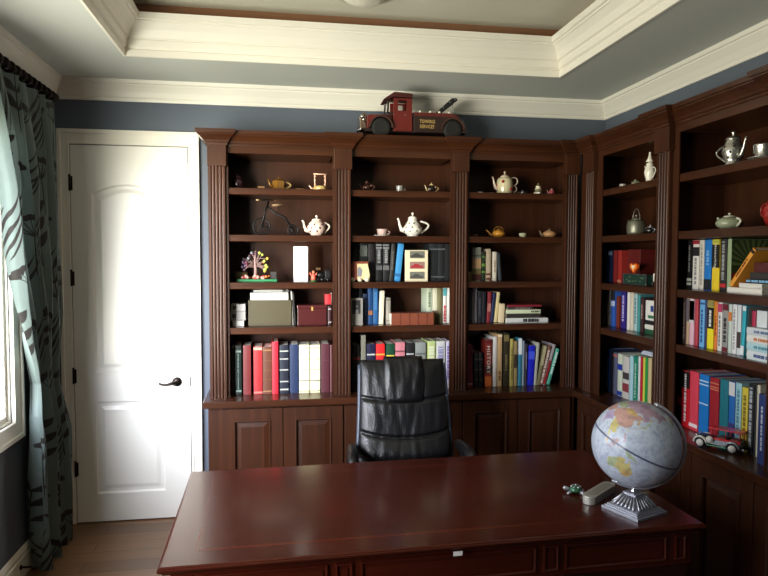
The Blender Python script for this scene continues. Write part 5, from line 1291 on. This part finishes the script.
for x_ in (-.06, .055):
    for y_ in (-.031, .031):
        w_ = MB().cyl(.0185*k_, (y_-.004)*k_, (y_+.004)*k_, 20, (x_*k_, 0, .0186*k_), axis=1).build('wheel', rubber, t)
        MB().cyl(.0135*k_, (y_-.005)*k_, (y_+.005)*k_, 16, (x_*k_, 0, .0186*k_), axis=1).build('white_hub', whm, w_)
        MB().tube([(x_*k_+.0235*k_*math.cos(a), y_*k_, .0186*k_+.0235*k_*math.sin(a)) for a in [pi*(.02+.96*i/10) for i in range(11)]], .004*k_, 8, flat=2).build('mudguard', whm if x_ < 0 else mat('toy_silver_paint', (160, 164, 170)), t)
MB().cyl(.0135*k_, -.034*k_, -.028*k_, 18, (-.026*k_, 0, .036*k_), axis=1).build('spare_wheel', whm, t)
for y_ in (-.018, .018): MB().sphere(.0065*k_, (-.078*k_, y_*k_, .042*k_), 10).build('headlamp', chrome, t)
bxs(MB(), .086, .092, -.024, .024, .018, .024).build('rear_bumper', chrome, t)
bxs(MB(), -.09, -.084, -.026, .026, .014, .018).box(-.0845*k_, -.075*k_, -.004*k_, .004*k_, .015*k_, .0175*k_).build('front_bumper', chrome, t)
# ---------------------------------------------------------------- tow truck on top of the bookcase
ZTT = 2.4876
TY = 4.10
ux = unit(BW, 412, 130, TY, 107)/107/6.144
t = thing('toy_tow_truck', 'large red and dark model tow truck with gold lettering on top of the bookcases', 'model truck', (at(412, 134, 1, TY).x, TY, ZTT))
def tx(u): return (u-381)*ux
def tz(v): return (277-v)*ux+.038
tred = mat('truck_red_paint', (98, 25, 20), .4, 0, .15); tdk = mat('truck_dark_paint', (40, 24, 20), .45); fnd = mat('truck_fender_brown', (64, 40, 34), .4)
def side_poly(mb, P, y0, y1, m=0): return mb.prism([(tx(u), tz(v)) for u, v in P], y0, y1, 1, m)
HWT = .085
MB().box(tx(85), tx(690), -.06, .06, .042, .062).build('chassis', tdk, t)
side_poly(MB(), [(100, 258), (100, 182), (120, 172), (255, 168), (255, 258)], -.05, .05).build('hood', tred, t, bevel=.006)
mb = MB()
for k in range(6): mb.box(tx(150+k*16), tx(156+k*16), -.0515, .0515, tz(235), tz(195))
mb.build('hood_louvers', tdk, t)
g_ = side_poly(MB(), [(62, 262), (58, 190), (72, 165), (99, 165), (99, 262)], -.045, .045).build('radiator', mat('tarnished_chrome', (140, 120, 104), .3, .8), t, bevel=.004)
mb = MB()
for k in range(7): mb.box(tx(56), tx(59), -.036+k*.011, -.032+k*.011, tz(255), tz(180))
mb.build('radiator_bars', pewter, g_)
for y_ in (-.062, .062): MB().sphere(.014, (tx(72), y_, tz(190)), 12).tube([(tx(72), y_, tz(200)), (tx(95), y_*.8, tz(225))], .004, 6).build('headlamp', chrome, t)
MB().tube([(tx(62), -.08, tz(266)), (tx(50), 0, tz(266)), (tx(62), .08, tz(266))], .007, 8).build('front_bumper', chrome, t)
# cab with window openings
mb = MB()
for y0, y1 in ((-.075, -.068), (.068, .075)):
    for P in ([(256, 270), (256, 150), (368, 150), (368, 270)], [(256, 150), (256, 78), (283, 78), (283, 150)], [(335, 150), (335, 78), (368, 78), (368, 150)], [(283, 90), (283, 78), (335, 78), (335, 90)]):
        side_poly(mb, P, y0, y1)
mb.box(tx(362), tx(368), -.068, .068, tz(270), tz(78)).box(tx(256), tx(262), -.068, .068, tz(270), tz(165))
mb.build('cab', tred, t, bevel=.002)
side_poly(MB(), [(196, 88), (250, 50), (262, 43), (369, 50), (369, 74), (262, 72), (215, 90)], -.082, .082).build('cab_roof', mat('truck_roof_dark_red', (66, 22, 19), .45), t, bevel=.003)
mb = MB()
for y_ in (-.072, .066): side_poly(mb, [(216, 165), (222, 92), (232, 88), (226, 165)], y_, y_+.006)
for y_ in (-.072, .066): side_poly(mb, [(216, 168), (216, 160), (256, 160), (256, 168)], y_, y_+.006)
mb.build('windscreen_frame', tdk, t)
side_poly(MB(), [(219, 160), (225, 94), (228, 94), (222, 160)], -.064, .064).build('windscreen', GL, t)
MB().box(tx(285), tx(360), -.06, .06, tz(215), tz(200)).box(tx(345), tx(360), -.06, .06, tz(198), tz(140)).build('bench_seat', cmat((90, 70, 54)), t, bevel=.003)
MB().tube([(tx(270)+.0, -.03+.024*math.cos(a), tz(155)+.024*math.sin(a)) for a in [2*pi*i/14 for i in range(14)]], .003, 6, closed=True).build('steering_wheel', black_plastic, t)
MB().box(tx(320), tx(330), -.0785, -.0755, tz(178), tz(174)).build('door_handle', chrome, t)
# body with rounded tail
bd = side_poly(MB(), [(376, 275), (376, 160), (385, 156), (600, 156), (640, 168), (672, 195), (692, 235), (700, 272)], -.078, .078).build('tow_body', tdk, t, bevel=.003)
side_poly(MB(), [(378, 178), (378, 160), (386, 157), (600, 157), (640, 169), (660, 183), (648, 188), (620, 178)], -.0795, .0795).build('body_rail', mat('truck_dull_red', (88, 30, 26), .4), t)
for u in (415, 478, 533, 593):
    for y_ in (-.07, .07): MB().sphere(.0085, (tx(u), y_, tz(152)), 10, sz=1.1).build('lamp_bulb', white_g, t)
goldp = mat('gold_lettering', (206, 170, 100), .5)
text_mesh('lettering', 'TOWING', .031, goldp, bd, (tx(459), -.0792, tz(210)), (pi/2, 0, 0), squash=.72)
text_mesh('lettering', 'SERVICES', .031, goldp, bd, (tx(457), -.0792, tz(240)), (pi/2, 0, 0), squash=.68)
MB().tube([(tx(640), 0, tz(168)), (tx(672), -.079, tz(195)), (tx(706), -.079, tz(266))], .004, 6).build('tail_rail', pewter, t)
side_poly(MB(), [(515, 150), (612, 62), (640, 58), (650, 72), (548, 150)], -.055, -.047).box(0, 0, 0, 0, 0, 0).build('boom', black_plastic, t)
side_poly(MB(), [(515, 150), (612, 62), (640, 58), (650, 72), (548, 150)], .047, .055).build('boom', black_plastic, t)
mb = MB()
for u, v in ((560, 118), (600, 85), (632, 66)): mb.cyl(.005, -.056, .056, 8, (tx(u), 0, tz(v)), axis=1)
mb.build('boom_crossbar', pewter, t)
MB().tube([(tx(632), 0, tz(68)), (tx(630), 0, tz(150))], .0022, 6).sphere(.008, (tx(630), 0, tz(150)), 8).build('tow_cable', pewter, t)
for u in (180, 612):
    rr_ = 57*ux
    for y_ in (-.077, .077):
        s = 1 if y_ > 0 else -1
        w_ = MB().lathe([(rr_*.62, -.014), (rr_*.9, -.016), (rr_, -.010), (rr_, .010), (rr_*.9, .016), (rr_*.62, .014)], 28, (tx(u), y_, rr_+.0005), axis=1).build('wheel', rubber, t)
        MB().lathe([(.001, -.010), (rr_*.3, -.011), (rr_*.6, -.006), (rr_*.62, .006), (.001, .008)], 24, (tx(u), y_, rr_+.0005), axis=1).build('wheel_hub', tred, w_)
        R2 = rr_*1.10; n = 14; arcp = [(tx(u)+R2*math.cos(a), rr_+R2*math.sin(a)) for a in [pi*(.0+1.0*i/n) for i in range(n+1)]]
        arcq = [(tx(u)+(R2+.010)*math.cos(a), rr_+(R2+.010)*math.sin(a)) for a in [pi*(1.0-1.0*i/n) for i in range(n+1)]]
        MB().prism(arcp+arcq, y_-.022, y_+.022, 1).build('fender', fnd, t)
# ---------------------------------------------------------------- globe on the desk
GX, GY = 1.323, 2.205
zt0 = DZT+.0004
gl = thing('globe', 'pale blue world globe on a stepped silver base at the desk corner', 'globe', (GX, GY, zt0))
ra = math.radians(21)
M_ = Matrix.Rotation(ra, 4, 'Z')
silb = mat('brushed_silver', (176, 178, 188), .36, .55)
bw_ = .083
mb = MB()
for (a, z0, z1) in ((bw_, 0, .010), (bw_-.008, .010, .016), (bw_-.014, .016, .022)): mb.box(-a, a, -a, a, z0, z1)
prev = None
for i in range(7):
    f = i/6; a = .062-.036*f**.6; z = .022+.045*f
    if prev: mb.frustum(-prev[0], prev[0], -prev[0], prev[0], prev[1], -a, a, -a, a, z)
    prev = (a, z)
mb.box(-.029, .029, -.029, .029, .067, .072)
mb.xf(M_); base = mb.build('base', silb, gl, bevel=.0008)
mb = MB()
for s in range(4):
    q0 = len(mb.v)
    for k in range(6):
        x = -.040+.016*k
        mb.tube([(x*1.15, -.062, .026), (x*.98, -.052, .036), (x*.8, -.040, .05), (x*.62, -.030, .064)], [.0045, .0045, .004, .003], 6)
    mb.xf(Matrix.Rotation(pi/2*s, 4, 'Z'), q0)
mb.xf(M_); mb.build('flutes', silver, base)
GR = .161
zc = .072+.022+GR+.004
# stem is off-centre under the tilted pole, so the ball hangs over the base
rx_, ry_ = math.cos(YAW+.35), -math.sin(YAW+.35)      # rightwards, seen from the desk front
tilt = math.radians(25)
axis = Vector((math.sin(tilt)*rx_, math.sin(tilt)*ry_, math.cos(tilt)))
C_ = Vector((0, 0, 0)) + Vector((rx_*.002, ry_*.002, 0)); C_.z = zc
MB().lathe([(.014, .0722), (.016, .078), (.009, .084), (.008, .092), (.013, .098), (.010, .104)], 18).build('stem', chrome, gl)
back = Vector((axis.y*0+ry_*-1, rx_, 0))  # horizontal, away from viewer
back = Vector((-ry_, rx_, 0)); side = axis.cross(back).normalized()
# meridian half ring on the right
mb = MB(); RR = GR+.010
pts = [C_+axis*(RR*math.cos(a))+(-side if side.dot(Vector((rx_, ry_, 0))) < 0 else side)*(RR*math.sin(a)) for a in [pi*(-.02+1.04*i/36) for i in range(37)]]
mb.tube(pts, [.0052]*37, 8, flat=1.7); mb.build('meridian_ring', silb, gl)
for sg in (1, -1): 
    q = C_+axis*(sg*GR); MB().tube([q+axis*sg*-.004, q+axis*sg*.016], .006, 10).build('pivot', chrome, gl)
low = C_-axis*RR
MB().tube([Vector((0, 0, .103)), Vector((0, 0, .103))*.4+low*.6, low], [.008, .007, .007], 10).build('arm', chrome, gl)
# ball coloured by country shapes in latitude and longitude
NU, NV = 240, 140
POLY = {
 'aus': (2, [(114, -22), (122, -18), (130, -12), (136, -12), (137, -16), (140, -17), (142, -11), (146, -19), (153, -26), (151, -34), (147, -38), (140, -37), (135, -33), (131, -31), (124, -33), (116, -35), (114, -28)]),
 'aus_e': (5, [(138, -26), (153, -26), (151, -34), (147, -38), (141, -37), (141, -30)]),
 'aus_w': (6, [(115, -23), (122, -18), (128, -16), (128, -31), (124, -33), (116, -35)]),
 'russia': (3, [(40, 68), (60, 70), (80, 73), (105, 77), (140, 73), (170, 70), (180, 68), (190, 65), (178, 62), (163, 59), (160, 52), (156, 58), (142, 59), (135, 54), (141, 50), (135, 44), (130, 43), (131, 48), (120, 53), (110, 49), (90, 50), (80, 51), (60, 54), (40, 55)]),
 'china': (4, [(75, 39), (88, 48), (97, 42), (111, 43), (120, 50), (131, 47), (126, 41), (121, 39), (118, 38), (122, 31), (118, 24), (108, 21), (98, 25), (86, 28), (78, 32)]),
 'mongolia': (5, [(88, 48), (97, 42), (111, 43), (119, 47), (110, 50), (98, 52)]),
 'india': (7, [(68, 24), (75, 33), (88, 27), (92, 23), (87, 21), (80, 15), (78, 8), (73, 18)]),
 'seasia': (2, [(92, 26), (98, 25), (108, 21), (106, 18), (109, 12), (105, 9), (100, 13), (104, 2), (101, 3), (98, 9), (95, 16)]),
 'sumatra': (5, [(95, 5), (104, -1), (106, -6), (102, -4)]), 'java': (3, [(105, -6), (114, -7), (114, -9), (106, -8)]),
 'borneo': (4, [(109, 1), (117, 7), (119, 5), (116, -4), (110, -3)]), 'sulawesi': (7, [(119, 1), (125, 2), (121, -1), (122, -5), (120, -5)]),
 'png': (6, [(131, -1), (141, -3), (148, -7), (150, -10), (144, -8), (138, -8), (133, -4)]), 'phil': (3, [(120, 18), (122, 17), (126, 8), (124, 6), (121, 13)]),
 'japan': (6, [(130, 32), (136, 34), (140, 35), (141, 40), (145, 44), (141, 45), (139, 38), (133, 35)]), 'korea': (5, [(125, 40), (129, 41), (129, 35), (126, 34)]),
 'taiwan': (2, [(120, 23), (121, 25), (122, 24), (121, 22)]),
 'kaz': (6, [(50, 50), (60, 54), (80, 51), (87, 48), (78, 42), (55, 42)]), 'mideast': (4, [(44, 40), (60, 42), (75, 37), (66, 25), (50, 30), (44, 30)]),
 'nz': (3, [(173, -35), (178, -38), (174, -41), (168, -46), (167, -45), (172, -40)]),
 'alaska': (6, [(190, 66), (205, 71), (219, 69), (219, 60), (205, 58), (196, 55), (200, 60)]), 'canada': (7, [(219, 69), (245, 69), (260, 68), (275, 55), (265, 49), (237, 49), (230, 54), (219, 60)]),
 'usa': (3, [(236, 48), (265, 49), (265, 30), (253, 31), (243, 33), (236, 40)]),
 'kamchatka': (3, [(156, 51), (160, 60), (164, 59), (160, 53)]), 'sakhalin': (5, [(142, 46), (144, 50), (143, 54), (141, 52)]),
}
lon = np.linspace(0, 360, NU, endpoint=False)+360/NU/2; lat = np.linspace(-90, 90, NV, endpoint=False)+90/NV
LO, LA = np.meshgrid(lon, lat); idx = np.zeros(LO.shape, int)
idx[(LA > 84) | (LA < -72)] = 1
for nm, (ci, P) in POLY.items():
    ins = np.zeros(LO.shape, bool); k = len(P)
    for i in range(k):
        x1, y1 = P[i]; x2, y2 = P[(i+1) % k]
        if y1 == y2: continue
        c = ((LA < y1) != (LA < y2)) & (LO < (x2-x1)*(LA-y1)/(y2-y1)+x1); ins ^= c
    idx[ins] = ci
idx[(np.abs(LA) < .75)] = 8
east = side if side.dot(Vector((rx_, ry_, 0))) > 0 else -side
tov = -back                                     # towards the viewer, then square to the axis
tov = (tov-axis*tov.dot(axis)).normalized(); east = axis.cross(tov).normalized()
LON0 = math.radians(146)
vs = []
for j in range(NV+1):
    la = -pi/2+pi*j/NV
    for i in range(NU):
        lo_ = 2*pi*i/NU-LON0
        vs.append(C_+axis*(GR*math.sin(la))+tov*(GR*math.cos(la)*math.cos(lo_))+east*(GR*math.cos(la)*math.sin(lo_)))
me_b = MB(); fs = [(j*NU+i, j*NU+(i+1) % NU, (j+1)*NU+(i+1) % NU, (j+1)*NU+i) for j in range(NV) for i in range(NU)]
me_b.add(vs, fs, 0, True); me_b.m = idx.reshape(-1).tolist()
gm = [porcelain('globe_%d' % i, c, .35) for i, c in enumerate([(204, 214, 228), (230, 232, 236), (214, 200, 130), (200, 168, 186), (206, 162, 150), (218, 182, 120), (180, 192, 150), (190, 172, 204), (84, 92, 122)])]
for q in gm[:8]:                                  # printed relief and place-name mottling
    n = q.node_tree.nodes; l = q.node_tree.links; b = n['Principled BSDF']; c0 = tuple(b.inputs['Base Color'].default_value)
    tc = n.new('ShaderNodeTexCoord'); nz = n.new('ShaderNodeTexNoise'); nz.inputs['Scale'].default_value = 45; nz.inputs['Detail'].default_value = 8; nz.inputs['Roughness'].default_value = .7
    cr = n.new('ShaderNodeValToRGB'); cr.color_ramp.elements[0].position = .36; cr.color_ramp.elements[1].position = .56
    cr.color_ramp.elements[0].color = (c0[0]*.62, c0[1]*.64, c0[2]*.74, 1); cr.color_ramp.elements[1].color = c0
    l.new(tc.outputs['Object'], nz.inputs['Vector']); l.new(nz.outputs['Fac'], cr.inputs[0]); l.new(cr.outputs[0], b.inputs['Base Color'])
me_b.build('ball', gm, gl)
# ---------------------------------------------------------------- silver tin and turtle on the desk
a_ = at(586, 504, 2, DZT); b_ = at(607, 491, 2, DZT)
cn = (a_+b_)/2; an = math.atan2(b_.y-a_.y, b_.x-a_.x); ln = (b_-a_).length+.03
t = thing('silver_tin', 'long narrow silver tin with rounded ends beside the globe', 'tin', (cn.x+.01, cn.y, zt0), an)
def stadium(l, r, n=10): return [(l/2-r+r*math.cos(a), r*math.sin(a)) for a in [-pi/2+pi*i/n for i in range(n+1)]]+[(-l/2+r+r*math.cos(a), r*math.sin(a)) for a in [pi/2+pi*i/n for i in range(n+1)]]
tin = mat('worn_silver', (196, 194, 182), .34, .45)
MB().prism(stadium(ln, .026), 0, .022, 2, smooth=False).build('body', tin, t, bevel=.002)
MB().prism(stadium(ln+.003, .0275), .0222, .033, 2).build('lid', tin, t, bevel=.002)
MB().prism(stadium(ln*.8, .016), .0331, .0338, 2).build('lid_plaque', mat('dark_engraving', (168, 164, 150), .4, .4), t)
c = at(577, 495, 2, DZT)
t = thing('turtle_figurine', 'small green and silver turtle figurine left of the silver tin', 'figurine', (c.x+.004, c.y+.02, zt0), math.radians(-20))
gsh = mat('green_enamel', (46, 96, 66), .25, .3)
MB().lathe([(.001, .034), (.012, .032), (.022, .024), (.027, .013), (.026, .009), (.001, .008)], 18, sy=.85).build('shell', gsh, t)
mb = MB()
for k in range(6): a = 2*pi*k/6; mb.sphere(.0045, (.017*math.cos(a), .0145*math.sin(a), .028), 8)
mb.sphere(.005, (0, 0, .034), 8).build('shell_studs', silver, t)
for sx in (-1, 1):
    for sy in (-1, 1): MB().tube([(sx*.018, sy*.014, .010), (sx*.03, sy*.022, .006), (sx*.035, sy*.026, .0035)], [.007, .006, .0035], 8).build('leg', silver, t)
MB().tube([(-.024, 0, .013), (-.034, 0, .018), (-.044, 0, .019), (-.05, 0, .017)], [.007, .007, .009, .005], 10).build('head', silver, t)
MB().tube([(.024, 0, .010), (.036, 0, .006)], [.005, .002], 8).build('tail', silver, t)
# ---------------------------------------------------------------- daylight
wd = bpy.data.worlds.new('daylight'); sc.world = wd; wd.use_nodes = True
n = wd.node_tree.nodes; l = wd.node_tree.links; bg = n['Background']
tc = n.new('ShaderNodeTexCoord'); sp = n.new('ShaderNodeSeparateXYZ'); l.new(tc.outputs['Generated'], sp.inputs[0])
mr = n.new('ShaderNodeMapRange'); mr.inputs[1].default_value = -.06; mr.inputs[2].default_value = .06; l.new(sp.outputs[2], mr.inputs[0])
mx = n.new('ShaderNodeMix'); mx.data_type = 'RGBA'; l.new(mr.outputs[0], mx.inputs[0])
mx.inputs[6].default_value = (1.65, 1.61, 1.32, 1); mx.inputs[7].default_value = (.93, .97, 1.06, 1)
# hazy sun glow: the sky is brightest towards the front left
dt = n.new('ShaderNodeVectorMath'); dt.operation = 'DOT_PRODUCT'; dt.inputs[1].default_value = Vector((-.40, -.89, .20)).normalized(); l.new(tc.outputs['Generated'], dt.inputs[0])
cl_ = n.new('ShaderNodeMath'); cl_.operation = 'MAXIMUM'; cl_.inputs[1].default_value = 0; l.new(dt.outputs['Value'], cl_.inputs[0])
pw = n.new('ShaderNodeMath'); pw.operation = 'POWER'; pw.inputs[1].default_value = GLOW_N; l.new(cl_.outputs[0], pw.inputs[0])
ma = n.new('ShaderNodeMath'); ma.operation = 'MULTIPLY_ADD'; ma.inputs[1].default_value = SKY*GLOW_K; ma.inputs[2].default_value = SKY; l.new(pw.outputs[0], ma.inputs[0])
l.new(mx.outputs[2], bg.inputs['Color']); l.new(ma.outputs[0], bg.inputs['Strength'])
def portal(name, y0, y1, z0, z1, x):
    ld = bpy.data.lights.new(name, 'AREA'); ld.shape = 'RECTANGLE'; ld.size = z1-z0; ld.size_y = y1-y0
    ld.cycles.is_portal = True
    o = bpy.data.objects.new(name, ld); col.objects.link(o); o.location = (x, (y0+y1)/2, (z0+z1)/2); o.rotation_euler = (0, -pi/2, 0)
portal('window_daylight', WY0, WY1, WZ0, WZ1, XL-.064)
sc.view_settings.view_transform = 'Standard'; sc.view_settings.look = 'None'; sc.view_settings.gamma = 1; sc.view_settings.exposure = EXPO
sc.view_settings.use_curve_mapping = False
sc.cycles.max_bounces = 10; sc.cycles.diffuse_bounces = 6; sc.cycles.glossy_bounces = 4; sc.cycles.transparent_max_bounces = 8
sc.cycles.sample_clamp_indirect = 8; sc.cycles.caustics_reflective = False; sc.cycles.caustics_refractive = False
sc.cycles.use_denoising = True
